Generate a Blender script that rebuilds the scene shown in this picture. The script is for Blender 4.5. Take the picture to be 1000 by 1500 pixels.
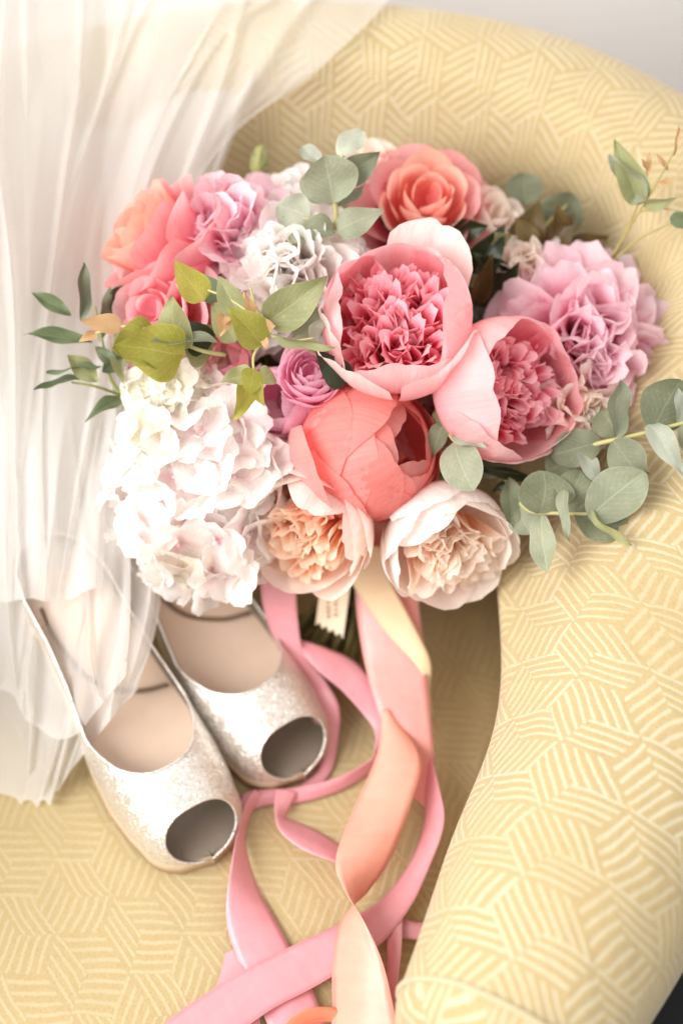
import bpy, math, random
import numpy as np
from mathutils import Matrix, Vector, noise as mnoise

# ------------------------------------------------------------------ clear
for o in list(bpy.data.objects):
    bpy.data.objects.remove(o)
sc = bpy.context.scene
col = sc.collection
rnd = random.Random(7)
rad = math.radians

# ------------------------------------------------------------------ camera, world, lamps, exposure
SEAT = 0.45                      # height of the seat top above the floor
PITCH = rad(52.0)
FPX = 50.0 / 36.0 * 1500.0       # focal length in photograph pixels
CAM = Vector((0.0, -0.646, SEAT + 0.947))
FWD = Vector((0, math.cos(PITCH), -math.sin(PITCH)))
UP = Vector((0, math.sin(PITCH), math.cos(PITCH)))
RIGHT = Vector((1, 0, 0))

cd = bpy.data.cameras.new('camera')
cam = bpy.data.objects.new('camera', cd)
col.objects.link(cam)
cam.location = CAM
cam.rotation_euler = (math.pi / 2 - PITCH, 0, 0)
cd.sensor_fit = 'VERTICAL'
cd.sensor_height = 36.0
cd.sensor_width = 24.0
cd.lens = 50.0
cd.clip_start = 0.05
cd.clip_end = 60.0
cd.dof.use_dof = True
cd.dof.focus_distance = 0.93
cd.dof.aperture_fstop = 1.9
sc.camera = cam

world = bpy.data.worlds.new('World')
sc.world = world
world.use_nodes = True
bg = world.node_tree.nodes['Background']
bg.inputs['Color'].default_value = (1.0, 0.98, 0.955, 1)
bg.inputs['Strength'].default_value = 0.95


def area(name, loc, target, sx, sy, power, colour):
    l = bpy.data.lights.new(name, 'AREA')
    l.shape = 'RECTANGLE'
    l.size, l.size_y = sx, sy
    l.energy = power
    l.color = colour
    o = bpy.data.objects.new(name, l)
    col.objects.link(o)
    o.location = loc
    o.rotation_euler = (Vector(target) - Vector(loc)).to_track_quat('-Z', 'Y').to_euler()
    return o


area('window_light', (-2.10, -1.15, 2.40), (0.0, 0.0, 0.55), 2.2, 2.2, 140.0, (1.0, 0.985, 0.97))

sc.view_settings.view_transform = 'Standard'
sc.view_settings.look = 'None'
sc.view_settings.exposure = 0.02
sc.view_settings.gamma = 1.0
sc.view_settings.use_curve_mapping = False
sc.render.engine = 'CYCLES'
sc.cycles.use_denoising = True
sc.cycles.max_bounces = 14
sc.cycles.diffuse_bounces = 12
sc.cycles.transmission_bounces = 12
sc.cycles.transparent_max_bounces = 24
sc.cycles.sample_clamp_indirect = 6.0

# ------------------------------------------------------------------ helpers
WORLD = {}


def P(x, y, d):
    """photo pixel and depth along the optical axis -> world point"""
    return CAM + FWD * d + RIGHT * ((x - 500) / FPX * d) + UP * ((750 - y) / FPX * d)


def S(x, y, h=0.0):
    """photo pixel -> world point at height h above the seat top"""
    r = FWD + RIGHT * ((x - 500) / FPX) + UP * ((750 - y) / FPX)
    return CAM + r * ((SEAT + h - CAM.z) / r.z)


def camdir(a, b, c):
    return (RIGHT * a + UP * b - FWD * c).normalized()


def lin(r, g, b):
    def f(c):
        c /= 255.0
        return c / 12.92 if c <= 0.04045 else ((c + 0.055) / 1.055) ** 2.4
    return (f(r), f(g), f(b), 1.0)


def mesh_grid(name, pts, uv=None, closed_v=False, smooth=True):
    """pts [nv][nu] -> quad grid; closed_v wraps along the second index"""
    nv, nu = len(pts), len(pts[0])
    verts = [tuple(p) for row in pts for p in row]
    faces = []
    for i in range(nv - 1):
        for j in range(nu if closed_v else nu - 1):
            k = (j + 1) % nu
            faces.append((i * nu + j, i * nu + k, (i + 1) * nu + k, (i + 1) * nu + j))
    me = bpy.data.meshes.new(name)
    me.from_pydata(verts, [], faces)
    if uv is not None:
        fl = [u for row in uv for u in row]
        lay = me.uv_layers.new(name='UVMap')
        data = np.empty(len(me.loops) * 2, dtype=np.float32)
        li = np.empty(len(me.loops), dtype=np.int32)
        me.loops.foreach_get('vertex_index', li)
        a = np.array(fl, dtype=np.float32)[li]
        lay.data.foreach_set('uv', a.ravel())
    if smooth:
        me.polygons.foreach_set('use_smooth', [True] * len(me.polygons))
    me.update()
    return me


def mesh_raw(name, verts, faces, smooth=True):
    me = bpy.data.meshes.new(name)
    me.from_pydata([tuple(v) for v in verts], [], faces)
    me.polygons.foreach_set('use_smooth', [smooth] * len(me.polygons))
    me.update()
    return me


def empty(name, M, parent=None):
    o = bpy.data.objects.new(name, None)
    col.objects.link(o)
    o.empty_display_size = 0.02
    WORLD[o] = M
    if parent:
        o.parent = parent
        o.matrix_basis = WORLD[parent].inverted() @ M
    else:
        o.matrix_basis = M
    return o


def put(name, me, mat, parent=None, M=None):
    o = bpy.data.objects.new(name, me)
    if mat is not None and len(me.materials) == 0:
        me.materials.append(mat)
    col.objects.link(o)
    M = M or Matrix.Identity(4)
    WORLD[o] = M
    if parent:
        o.parent = parent
        o.matrix_basis = WORLD[parent].inverted() @ M
    else:
        o.matrix_basis = M
    return o


def tag(o, label=None, cat=None, group=None, kind=None):
    if label: o['label'] = label
    if cat: o['category'] = cat
    if group: o['group'] = group
    if kind: o['kind'] = kind
    return o


def catmull(pts, n):
    pts = [np.array(p, dtype=float) for p in pts]
    ext = [2 * pts[0] - pts[1]] + pts + [2 * pts[-1] - pts[-2]]
    out = []
    for i in range(1, len(ext) - 2):
        p0, p1, p2, p3 = ext[i - 1], ext[i], ext[i + 1], ext[i + 2]
        for k in range(n):
            t = k / n
            out.append(0.5 * (2 * p1 + (p2 - p0) * t + (2 * p0 - 5 * p1 + 4 * p2 - p3) * t * t
                              + (3 * p1 - p0 - 3 * p2 + p3) * t ** 3))
    out.append(pts[-1])
    return out


def tube_mesh(name, path, r0, r1=None, sides=8, n=6):
    r1 = r0 if r1 is None else r1
    c = [Vector(p) for p in (catmull(path, n) if n > 1 else path)]
    rows = []
    ref = Vector((0.31, 0.52, 0.79))
    for i, p in enumerate(c):
        t = (c[min(i + 1, len(c) - 1)] - c[max(i - 1, 0)]).normalized()
        a = t.cross(ref).normalized()
        b = t.cross(a)
        r = r0 + (r1 - r0) * i / (len(c) - 1)
        rows.append([p + (a * math.cos(2 * math.pi * k / sides) + b * math.sin(2 * math.pi * k / sides)) * r
                     for k in range(sides)])
    rows = [[c[0]] * sides] + rows + [[c[-1]] * sides]
    return mesh_grid(name, rows, closed_v=True)


# ------------------------------------------------------------------ node material helpers
class NT:
    def __init__(self, name):
        self.m = bpy.data.materials.new(name)
        self.m.use_nodes = True
        self.t = self.m.node_tree
        self.t.nodes.clear()
        self.out = self.t.nodes.new('ShaderNodeOutputMaterial')

    def n(self, kind, **kw):
        nd = self.t.nodes.new(kind)
        for k, v in kw.items():
            setattr(nd, k, v)
        return nd

    def link(self, a, b):
        self.t.links.new(a, b)

    def setin(self, sock, v):
        if isinstance(v, bpy.types.NodeSocket):
            self.link(v, sock)
        elif isinstance(v, (tuple, list)) and sock.type == 'VECTOR':
            sock.default_value = v[:3]
        else:
            sock.default_value = v

    def math(self, op, a, b=0.0, c=None, clamp=False):
        nd = self.n('ShaderNodeMath', operation=op, use_clamp=clamp)
        self.setin(nd.inputs[0], a)
        self.setin(nd.inputs[1], b)
        if c is not None:
            self.setin(nd.inputs[2], c)
        return nd.outputs[0]

    def vec(self, op, a, b=(0, 0, 0)):
        nd = self.n('ShaderNodeVectorMath', operation=op)
        self.setin(nd.inputs[0], a)
        self.setin(nd.inputs[1], b)
        return nd.outputs['Value' if op in ('DOT_PRODUCT', 'LENGTH', 'DISTANCE') else 'Vector']

    def mix(self, f, a, b, blend='MIX'):
        nd = self.n('ShaderNodeMix', data_type='RGBA', blend_type=blend)
        self.setin(nd.inputs[0], f)
        self.setin(nd.inputs[6], a)
        self.setin(nd.inputs[7], b)
        return nd.outputs[2]

    def ramp(self, f, stops):
        nd = self.n('ShaderNodeValToRGB')
        cr = nd.color_ramp
        cr.interpolation = 'EASE'
        while len(cr.elements) < len(stops):
            cr.elements.new(0.5)
        for e, (p, c) in zip(cr.elements, stops):
            e.position = p
            e.color = c
        self.setin(nd.inputs[0], f)
        return nd.outputs[0]

    def noise(self, vec, scale, detail=3.0, rough=0.55):
        nd = self.n('ShaderNodeTexNoise')
        if vec is not None:
            self.setin(nd.inputs['Vector'], vec)
        nd.inputs['Scale'].default_value = scale
        nd.inputs['Detail'].default_value = detail
        nd.inputs['Roughness'].default_value = rough
        return nd.outputs[0]

    def bump(self, h, strength, dist, normal=None):
        nd = self.n('ShaderNodeBump')
        nd.inputs['Strength'].default_value = strength
        nd.inputs['Distance'].default_value = dist
        self.setin(nd.inputs['Height'], h)
        if normal is not None:
            self.link(normal, nd.inputs['Normal'])
        return nd.outputs[0]

    def bsdf(self, colour, rough=0.6, normal=None, metallic=0.0, spec=0.3, sheen=0.0):
        nd = self.n('ShaderNodeBsdfPrincipled')
        self.setin(nd.inputs['Base Color'], colour)
        self.setin(nd.inputs['Roughness'], rough)
        nd.inputs['Metallic'].default_value = metallic
        nd.inputs['Specular IOR Level'].default_value = spec
        nd.inputs['Sheen Weight'].default_value = sheen
        if normal is not None:
            self.link(normal, nd.inputs['Normal'])
        return nd

    def finish(self, shader):
        self.link(shader, self.out.inputs['Surface'])
        return self.m

    def with_translucent(self, bs, colour, f, normal=None):
        tr = self.n('ShaderNodeBsdfTranslucent')
        self.setin(tr.inputs['Color'], colour)
        if normal is not None:
            self.link(normal, tr.inputs['Normal'])
        mx = self.n('ShaderNodeMixShader')
        mx.inputs[0].default_value = f
        self.link(bs.outputs[0], mx.inputs[1])
        self.link(tr.outputs[0], mx.inputs[2])
        return mx.outputs[0]


def petal_mat(name, base, mid, tip, trans=0.32, vein=0.065, rough=0.55):
    k = NT(name)
    uv = k.n('ShaderNodeTexCoord').outputs['UV']
    sep = k.n('ShaderNodeSeparateXYZ')
    k.link(uv, sep.inputs[0])
    oi = k.n('ShaderNodeObjectInfo')
    wob = k.noise(k.vec('ADD', uv, k.n('ShaderNodeCombineXYZ').outputs[0]), 5.0, 2)
    v = k.math('ADD', sep.outputs[1], k.math('MULTIPLY', k.math('SUBTRACT', wob, 0.5), 0.22))
    c = k.ramp(v, [(0.05, lin(*base)), (0.5, lin(*mid)), (0.97, lin(*tip))])
    st = k.vec('MULTIPLY', uv, (46.0, 1.3, 1.0))
    st = k.vec('ADD', st, k.vec('MULTIPLY', k.vec('ADD', oi.outputs['Random'], (0, 0, 0)), (9.0, 7.0, 3.0)))
    vn = k.noise(st, 1.0, 3, 0.6)
    blotch = k.noise(k.vec('ADD', k.vec('MULTIPLY', uv, (3.5, 3.5, 1)), k.vec('MULTIPLY', oi.outputs['Random'], (31, 17, 5))), 1.0, 3)
    f = k.math('ADD', k.math('MULTIPLY', k.math('SUBTRACT', vn, 0.5), vein * 2.2),
               k.math('MULTIPLY', k.math('SUBTRACT', blotch, 0.5), 0.22))
    f = k.math('ADD', f, k.math('MULTIPLY', k.math('SUBTRACT', oi.outputs['Random'], 0.5), 0.14))
    hsv = k.n('ShaderNodeHueSaturation')
    k.link(c, hsv.inputs['Color'])
    k.link(k.math('ADD', 1.0, f), hsv.inputs['Value'])
    k.link(k.math('SUBTRACT', 1.0, k.math('MULTIPLY', f, 0.9)), hsv.inputs['Saturation'])
    cc = hsv.outputs[0]
    crum = k.noise(k.vec('ADD', k.vec('MULTIPLY', uv, (9.0, 4.0, 1)), k.vec('MULTIPLY', oi.outputs['Random'], (23, 41, 9))), 1.0, 4, 0.6)
    nm = k.bump(vn, 0.25, 0.0005, k.bump(crum, 0.5, 0.0035))
    b = k.bsdf(cc, rough, nm, spec=0.2, sheen=0.08)
    return k.finish(k.with_translucent(b, cc, min(.6, trans + .22), nm))


def leaf_mat(name, c1, c2, veincol, rough=0.5, trans=0.25, spec=0.35):
    k = NT(name)
    uv = k.n('ShaderNodeTexCoord').outputs['UV']
    sep = k.n('ShaderNodeSeparateXYZ')
    k.link(uv, sep.inputs[0])
    oi = k.n('ShaderNodeObjectInfo')
    off = k.vec('MULTIPLY', oi.outputs['Random'], (13, 29, 7))
    nz = k.noise(k.vec('ADD', k.vec('MULTIPLY', uv, (3, 3, 1)), off), 1.0, 4)
    c = k.mix(k.math('MULTIPLY_ADD', nz, 1.6, -0.3, clamp=True), lin(*c1), lin(*c2))
    ax = k.math('ABSOLUTE', k.math('SUBTRACT', sep.outputs[0], 0.5))
    mid = k.math('SUBTRACT', 1.0, k.math('DIVIDE', ax, 0.022), clamp=True)
    side = k.math('SINE', k.math('MULTIPLY', k.math('SUBTRACT', sep.outputs[1], k.math('MULTIPLY', ax, 0.9)), 52.0))
    side = k.math('MULTIPLY', k.math('SUBTRACT', side, 0.90, clamp=True), 3.0)
    spk = k.noise(k.vec('ADD', k.vec('MULTIPLY', uv, (16, 16, 1)), off), 1.0, 5, 0.65)
    c = k.mix(k.math('MULTIPLY', k.math('SUBTRACT', spk, 0.52, clamp=True), 2.2), c, lin(*veincol))
    brn = k.noise(k.vec('ADD', k.vec('MULTIPLY', uv, (7, 7, 1)), k.vec('MULTIPLY', off, (3, 2, 1))), 1.0, 2)
    c = k.mix(k.math('MULTIPLY', k.math('SUBTRACT', brn, 0.70, clamp=True), 6.0), c, lin(128, 98, 62))
    vf = k.math('MAXIMUM', k.math('MULTIPLY', mid, 0.65), side)
    c = k.mix(vf, c, lin(*veincol))
    edge = k.math('MULTIPLY', k.math('SUBTRACT', ax, 0.465, clamp=True), 12.0)
    c = k.mix(edge, c, lin(*veincol))
    hsv = k.n('ShaderNodeHueSaturation')
    k.link(c, hsv.inputs['Color'])
    k.link(k.math('MULTIPLY_ADD', oi.outputs['Random'], 0.35, 0.83), hsv.inputs['Value'])
    nm = k.bump(k.math('ADD', nz, k.math('MULTIPLY', vf, 0.4)), 0.25, 0.001)
    b = k.bsdf(hsv.outputs[0], rough, nm, spec=spec)
    return k.finish(k.with_translucent(b, hsv.outputs[0], trans, nm))


def plain_mat(name, c, rough=0.6, spec=0.3, nscale=60.0, namt=0.12, bump=0.2, trans=0.0, metallic=0.0):
    k = NT(name)
    oc = k.n('ShaderNodeTexCoord').outputs['Object']
    nz = k.noise(oc, nscale, 4)
    hsv = k.n('ShaderNodeHueSaturation')
    hsv.inputs['Color'].default_value = lin(*c)
    k.link(k.math('MULTIPLY_ADD', nz, namt * 2, 1 - namt), hsv.inputs['Value'])
    nm = k.bump(nz, bump, 0.001)
    b = k.bsdf(hsv.outputs[0], rough, nm, spec=spec, metallic=metallic)
    if trans > 0:
        return k.finish(k.with_translucent(b, hsv.outputs[0], trans, nm))
    return k.finish(b.outputs[0])


def upholstery_mat(name='yellow_woven_upholstery', contrast=1.0):
    """woven block pattern: a rhombus lattice, each rhombus filled with stripes along one of its edges (UV in metres)"""
    k = NT(name)
    uv = k.n('ShaderNodeTexCoord').outputs['UV']
    wob = k.n('ShaderNodeTexNoise')
    k.link(uv, wob.inputs['Vector'])
    wob.inputs['Scale'].default_value = 22.0
    wob.inputs['Detail'].default_value = 1.0
    uvw = k.vec('ADD', uv, k.vec('MULTIPLY', k.vec('SUBTRACT', wob.outputs['Color'], (0.5, 0.5, 0.5)), (0.010, 0.010, 0)))
    LAT = 0.052
    p = k.vec('MULTIPLY', uvw, (1 / (LAT * 0.86), 1 / (LAT * 1.12), 0))
    r = (1.0, 1.7320508, 1.0)
    h = (0.5, 0.8660254, 0.0)

    def cell(q):
        nd = k.n('ShaderNodeVectorMath', operation='WRAP')
        k.setin(nd.inputs[0], q)
        nd.inputs[1].default_value = (0.5, 0.8660254, 0.5)
        nd.inputs[2].default_value = (-0.5, -0.8660254, -0.5)
        return nd.outputs[0]
    a = cell(p)
    b = cell(k.vec('SUBTRACT', p, h))
    sel = k.math('LESS_THAN', k.vec('LENGTH', a), k.vec('LENGTH', b))
    mixv = k.n('ShaderNodeMix', data_type='VECTOR')
    k.link(sel, mixv.inputs[0]); k.link(b, mixv.inputs[4]); k.link(a, mixv.inputs[5])
    g = mixv.outputs[1]
    e = [(math.cos(rad(t)), math.sin(rad(t)), 0) for t in (30, 150, 270)]
    d = [k.vec('DOT_PRODUCT', g, v) for v in e]
    is0 = k.math('MULTIPLY', k.math('LESS_THAN', d[0], d[1]), k.math('LESS_THAN', d[0], d[2]))
    is1 = k.math('MULTIPLY', k.math('LESS_THAN', d[1], d[0]), k.math('LESS_THAN', d[1], d[2]))
    is2 = k.math('SUBTRACT', k.math('SUBTRACT', 1.0, is0), is1)
    q = [k.vec('DOT_PRODUCT', g, (-v[1], v[0], 0)) for v in e]

    def choose(x0, x1, x2):
        return k.math('ADD', k.math('ADD', k.math('MULTIPLY', is0, x0), k.math('MULTIPLY', is1, x1)), k.math('MULTIPLY', is2, x2))
    qa = choose(q[1], q[2], q[0])
    qb = choose(q[2], q[0], q[1])
    par = k.math('MULTIPLY_ADD', qb, sel, k.math('MULTIPLY', qa, k.math('SUBTRACT', 1.0, sel)))
    ph = k.math('MULTIPLY', par, 2.0 * 4.0)
    tri = k.math('ABSOLUTE', k.math('SUBTRACT', k.math('FRACT', k.math('ADD', ph, 0.25)), 0.5))   # 0..0.5
    fine = k.noise(k.vec('MULTIPLY', uv, (1500, 1500, 1)), 1.0, 2)
    big = k.noise(uv, 9.0, 4)
    mid_ = k.noise(k.vec('MULTIPLY', uv, (420, 420, 1)), 1.0, 3, 0.6)
    th = k.math('ADD', tri, k.math('MULTIPLY', k.math('SUBTRACT', mid_, 0.5), 0.30))
    line = k.n('ShaderNodeMapRange', interpolation_type='SMOOTHSTEP')
    k.link(th, line.inputs[0])
    line.inputs[1].default_value = 0.20
    line.inputs[2].default_value = 0.44
    wear = k.math('MULTIPLY_ADD', big, 1.9, -0.15, clamp=True)
    lf = k.math('MULTIPLY', k.math('MULTIPLY', line.outputs[0], wear), contrast)
    ground = k.mix(k.math('MULTIPLY_ADD', mid_, 1.8, -0.4, clamp=True), lin(178, 156, 110), lin(188, 167, 124))
    c = k.mix(lf, ground, lin(204, 192, 161))
    hgt = k.math('ADD', k.math('MULTIPLY', lf, -0.6), k.math('MULTIPLY', mid_, 0.6))
    nm = k.bump(hgt, 0.5, 0.0012, k.bump(k.noise(uv, 16.0, 3), 0.35, 0.012))
    bs = k.bsdf(c, 0.75, nm, spec=0.2, sheen=0.25)
    return k.finish(bs.outputs[0])


def tulle_mat(alpha):
    k = NT('ivory_tulle')
    uv = k.n('ShaderNodeTexCoord').outputs['UV']
    fine = k.noise(k.vec('MULTIPLY', uv, (900, 900, 1)), 1.0, 2)
    d = k.n('ShaderNodeBsdfDiffuse'); d.inputs['Color'].default_value = lin(247, 245, 242)
    t = k.n('ShaderNodeBsdfTranslucent'); t.inputs['Color'].default_value = lin(247, 245, 242)
    m = k.n('ShaderNodeMixShader'); m.inputs[0].default_value = 0.45
    k.link(d.outputs[0], m.inputs[1]); k.link(t.outputs[0], m.inputs[2])
    tr = k.n('ShaderNodeBsdfTransparent')
    m2 = k.n('ShaderNodeMixShader')
    k.link(k.math('MULTIPLY_ADD', k.math('SUBTRACT', fine, 0.5), 0.25, alpha, clamp=True), m2.inputs[0])
    k.link(tr.outputs[0], m2.inputs[1]); k.link(m.outputs[0], m2.inputs[2])
    return k.finish(m2.outputs[0])


def satin_mat(name, c1, c2=None, rough=0.30):
    k = NT(name)
    uv = k.n('ShaderNodeTexCoord').outputs['UV']
    wv = k.noise(k.vec('MULTIPLY', uv, (12, 420, 1)), 1.0, 2)
    bl = k.noise(k.vec('MULTIPLY', uv, (1.5, 5, 1)), 1.0, 2)
    c = k.mix(bl, lin(*c1), lin(*(c2 or c1)))
    sep = k.n('ShaderNodeSeparateXYZ'); k.link(uv, sep.inputs[0])
    ax = k.math('ABSOLUTE', k.math('SUBTRACT', sep.outputs[0], 0.5))
    selv = k.math('GREATER_THAN', ax, 0.468)
    hsv = k.n('ShaderNodeHueSaturation')
    k.link(c, hsv.inputs['Color'])
    k.link(k.math('MULTIPLY_ADD', wv, 0.10, 0.95), hsv.inputs['Value'])
    cc = k.mix(k.math('MULTIPLY', selv, 0.12), hsv.outputs[0], lin(255, 232, 226))
    cr = k.noise(k.vec('MULTIPLY', uv, (1.6, 1.1, 1)), 1.0, 2, 0.5)
    nm = k.bump(wv, 0.10, 0.0003, k.bump(cr, 0.25, 0.006))
    b = k.bsdf(cc, rough, nm, spec=0.6, sheen=0.1)
    tg_ = k.n('ShaderNodeTangent', direction_type='UV_MAP')
    b.inputs['Anisotropic'].default_value = 0.65
    k.link(tg_.outputs[0], b.inputs['Tangent'])
    return k.finish(k.with_translucent(b, cc, 0.15, nm))


def glitter_mat():
    k = NT('silver_glitter_leather')
    oc = k.n('ShaderNodeTexCoord').outputs['Object']
    vo = k.n('ShaderNodeTexVoronoi'); k.link(oc, vo.inputs['Vector']); vo.inputs['Scale'].default_value = 1300.0
    vo2 = k.n('ShaderNodeTexVoronoi'); k.link(oc, vo2.inputs['Vector']); vo2.inputs['Scale'].default_value = 420.0
    geo = k.n('ShaderNodeNewGeometry')
    j = k.vec('MULTIPLY', k.vec('SUBTRACT', vo.outputs['Color'], (0.5, 0.5, 0.5)), (0.55, 0.55, 0.55))
    j2 = k.vec('MULTIPLY', k.vec('SUBTRACT', vo2.outputs['Color'], (0.5, 0.5, 0.5)), (0.28, 0.28, 0.28))
    nm = k.vec('NORMALIZE', k.vec('ADD', geo.outputs['Normal'], k.vec('ADD', j, j2)))
    c = k.mix(vo.outputs['Color'], lin(222, 214, 204), lin(250, 246, 240))
    b = k.bsdf(c, 0.38, nm, metallic=0.75, spec=0.5)
    return k.finish(b.outputs[0])


UPH = upholstery_mat()
UPHS = upholstery_mat('worn_yellow_seat_upholstery', 0.5)
M_PIPE = plain_mat('yellow_piping', (194, 166, 106), 0.8, nscale=900)
M_WOOD = plain_mat('dark_chair_leg_wood', (60, 40, 28), 0.45)
M_FLOOR = plain_mat('dark_floor', (30, 30, 34), 0.55, nscale=14, namt=0.3)
M_WALL = plain_mat('white_plaster', (244, 239, 236), 0.9, nscale=6, namt=0.02)
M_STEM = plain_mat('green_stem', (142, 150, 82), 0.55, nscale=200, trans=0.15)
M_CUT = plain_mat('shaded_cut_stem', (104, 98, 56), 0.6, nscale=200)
M_TWIG = plain_mat('pale_eucalyptus_stem', (196, 190, 130), 0.55, nscale=200, trans=0.15)
M_REDTWIG = plain_mat('reddish_eucalyptus_stem', (178, 164, 104), 0.55, nscale=200, trans=0.15)

# ------------------------------------------------------------------ setting: floor and wall
fl = put('floor', mesh_raw('floor', [(-4, -4, 0), (4, -4, 0), (4, 1.2, 0), (-4, 1.2, 0)], [(0, 1, 2, 3)], False), M_FLOOR)
tag(fl, kind='structure')
rows, n = [], 90
for i in range(2):
    rows.append([(-3 + 6 * j / n, 0.78 + 0.012 * math.sin(j * 0.9) * math.sin(j * .23), -0.0 + 2.6 * i) for j in range(n + 1)])
wl = put('wall', mesh_grid('wall', rows), M_WALL)
tag(wl, kind='structure')

# ------------------------------------------------------------------ armchair
# crest line of the wrap-round back and arms: x, y, height above seat, half width, recline of the inner face, overhang
CREST = [(.092, -.378, .158, .064, .00, .50), (.132, -.305, .174, .076, .00, .50), (.190, -.205, .187, .094, .00, .45),
         (.246, -.100, .203, .148, .00, .35), (.295, .010, .230, .180, .01, .2), (.312, .120, .262, .130, .03, .1),
         (.262, .225, .290, .062, .04, .0), (.160, .295, .312, .054, .05, .0), (.02, .325, .322, .052, .06, .0),
         (-.13, .315, .322, .052, .06, .0), (-.275, .25, .31, .056, .05, .0), (-.385, .12, .28, .066, .03, .1),
         (-.435, -.04, .23, .076, .01, .3), (-.455, -.2, .19, .08, .00, .45), (-.455, -.37, .165, .068, .00, .5)]
crest = catmull(CREST, 8)
chair = empty('armchair', Matrix.Translation((-.08, -.05, 0)))
tag(chair, 'yellow tub armchair woven with a pale block pattern of parallel lines', 'armchair')
NPR = 40


def section(i):
    c = crest[i]
    a, b = crest[max(i - 1, 0)], crest[min(i + 1, len(crest) - 1)]
    t = Vector((b[0] - a[0], b[1] - a[1], 0)).normalized()
    o = Vector((t.y, -t.x, 0))               # outward
    x, y, z, hw, rec, ov = c
    z += SEAT
    ctrl = [(-hw * (1 - ov) - rec * 1.6, SEAT - .12), (-hw * (1 - ov * .9) - rec * 1.3, SEAT + .005), (-hw * (1 - ov * .25) - rec, SEAT + (z - SEAT) * .32),
            (-hw * 1.02 - rec * .5, SEAT + (z - SEAT) * .58), (-hw * .86 - rec * .1, z - hw * .5), (-hw * .5, z - hw * .12), (0, z),
            (hw * .5, z - hw * .1), (hw * .9, z - hw * .48), (hw * 1.02, z - hw * 1.1), (hw * .92, SEAT * .95), (hw * .6, .12)]
    cc = catmull([np.array(q) for q in ctrl], 6)
    return Vector((x, y, 0)), o, t, cc


rows, uvs, along = [], [], 0.0
prev = None
for i in range(len(crest)):
    base, o, t, cc = section(i)
    if prev is not None:
        along += (base - prev).length
    prev = base
    row, uvr, s = [], [], 0.0
    for j, (off, z) in enumerate(cc):
        q = base + o * off + Vector((0, 0, z))
        q += o * 0.0016 * mnoise.noise(Vector((q.x * 9, q.y * 9, q.z * 9))) * 2
        if j:
            s += math.hypot(off - cc[j - 1][0], z - cc[j - 1][1])
        row.append(q)
        uvr.append((along, s))
    rows.append(row)
    uvs.append(uvr)
shell = put('back_and_arms', mesh_grid('back_and_arms', rows, uvs), UPH, chair)


def arm_front(i, sgn):
    base, o, t, cc = section(i)
    f = -t * sgn
    rr, uu = [], []
    k0 = 2
    cen = sum((base + o * q[0] + Vector((0, 0, q[1])) for q in cc), Vector()) / len(cc)
    for kk, (sh, fo) in enumerate([(1.0, 0.0), (.985, .006), (.93, .014), (.8, .022), (.5, .028), (.02, .03)]):
        row, uvr = [], []
        for off, z in cc:
            q = base + o * off + Vector((0, 0, z))
            q2 = Vector((cen.x + (q.x - cen.x) * sh, cen.y + (q.y - cen.y) * sh, cen.z + (q.z - cen.z) * sh)) + f * fo
            row.append(q2)
            uvr.append(((q2 - base).dot(o) * 1.0 + .3, q2.z))
        rr.append(row); uu.append(uvr)
    put('arm_front', mesh_grid('arm_front', rr, uu), UPH, chair)
    path = [base + o * (off * 1.012) + Vector((0, 0, z + .001)) - f * 0.001 for off, z in cc]
    put('piping', tube_mesh('piping', path, .0020, sides=8, n=1), UPH, chair)


arm_front(0, 1)
arm_front(len(crest) - 1, -1)

# seat cushion: filled polar grid up to the inner wall, front edge rounded
bound = []
for i in range(0, len(crest), 2):
    base, o, t, cc = section(i)
    x, y, z, hw, rec, ov = crest[i]
    bound.append(base + o * (-hw * (1 - ov * .9) - rec * 1.3 + .012))
fr = [Vector((-.455 + (.112 + .455) * k / 12, -.372 - .055 * math.sin(math.pi * k / 12) ** .5, 0)) for k in range(1, 12)]
bound = bound + fr
cen = Vector((-.13, -.06, 0))
rows, uvs = [], []
for k, (f, dz) in enumerate([(0.001, .004), (.2, .004), (.4, .0035), (.6, .003), (.72, .001), (.80, -.004), (.88, -.016), (.94, -.034), (.98, -.055), (1.0, -.08), (.995, -.15)]):
    rows.append([Vector((cen.x + (b.x - cen.x) * f, cen.y + (b.y - cen.y) * f, SEAT + dz + .0015 * mnoise.noise(Vector((b.x * f * 7, b.y * f * 7, 1))))) for b in bound])
    uvs.append([(cen.x * 0 + (b.x - cen.x) * f * .80 + (b.y - cen.y) * f * .6, (b.y - cen.y) * f * .8 - (b.x - cen.x) * f * .6 + (dz if f > .99 else 0)) for b in bound])
put('seat_cushion', mesh_grid('seat_cushion', rows, uvs, closed_v=True), UPHS, chair)
rows = [[Vector((cen.x + (b.x - cen.x) * f, cen.y + (b.y - cen.y) * f, z)) for b in bound] for f, z in [(.97, SEAT - .12), (.97, .14), (.9, .12), (.01, .12)]]
put('base_frame', mesh_grid('base_frame', rows, [[(p.x, p.z) for p in r] for r in rows], closed_v=True), UPH, chair)
for x, y in ((.10, -.34), (-.42, -.34), (.2, .2), (-.33, .2)):
    put('leg', tube_mesh('leg', [(x, y, .13), (x * 1.01, y, .06), (x * 1.02, y, .0)], .024, .016, 14, 2), M_WOOD, chair)

# ------------------------------------------------------------------ petals
PETALS = {}


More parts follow.
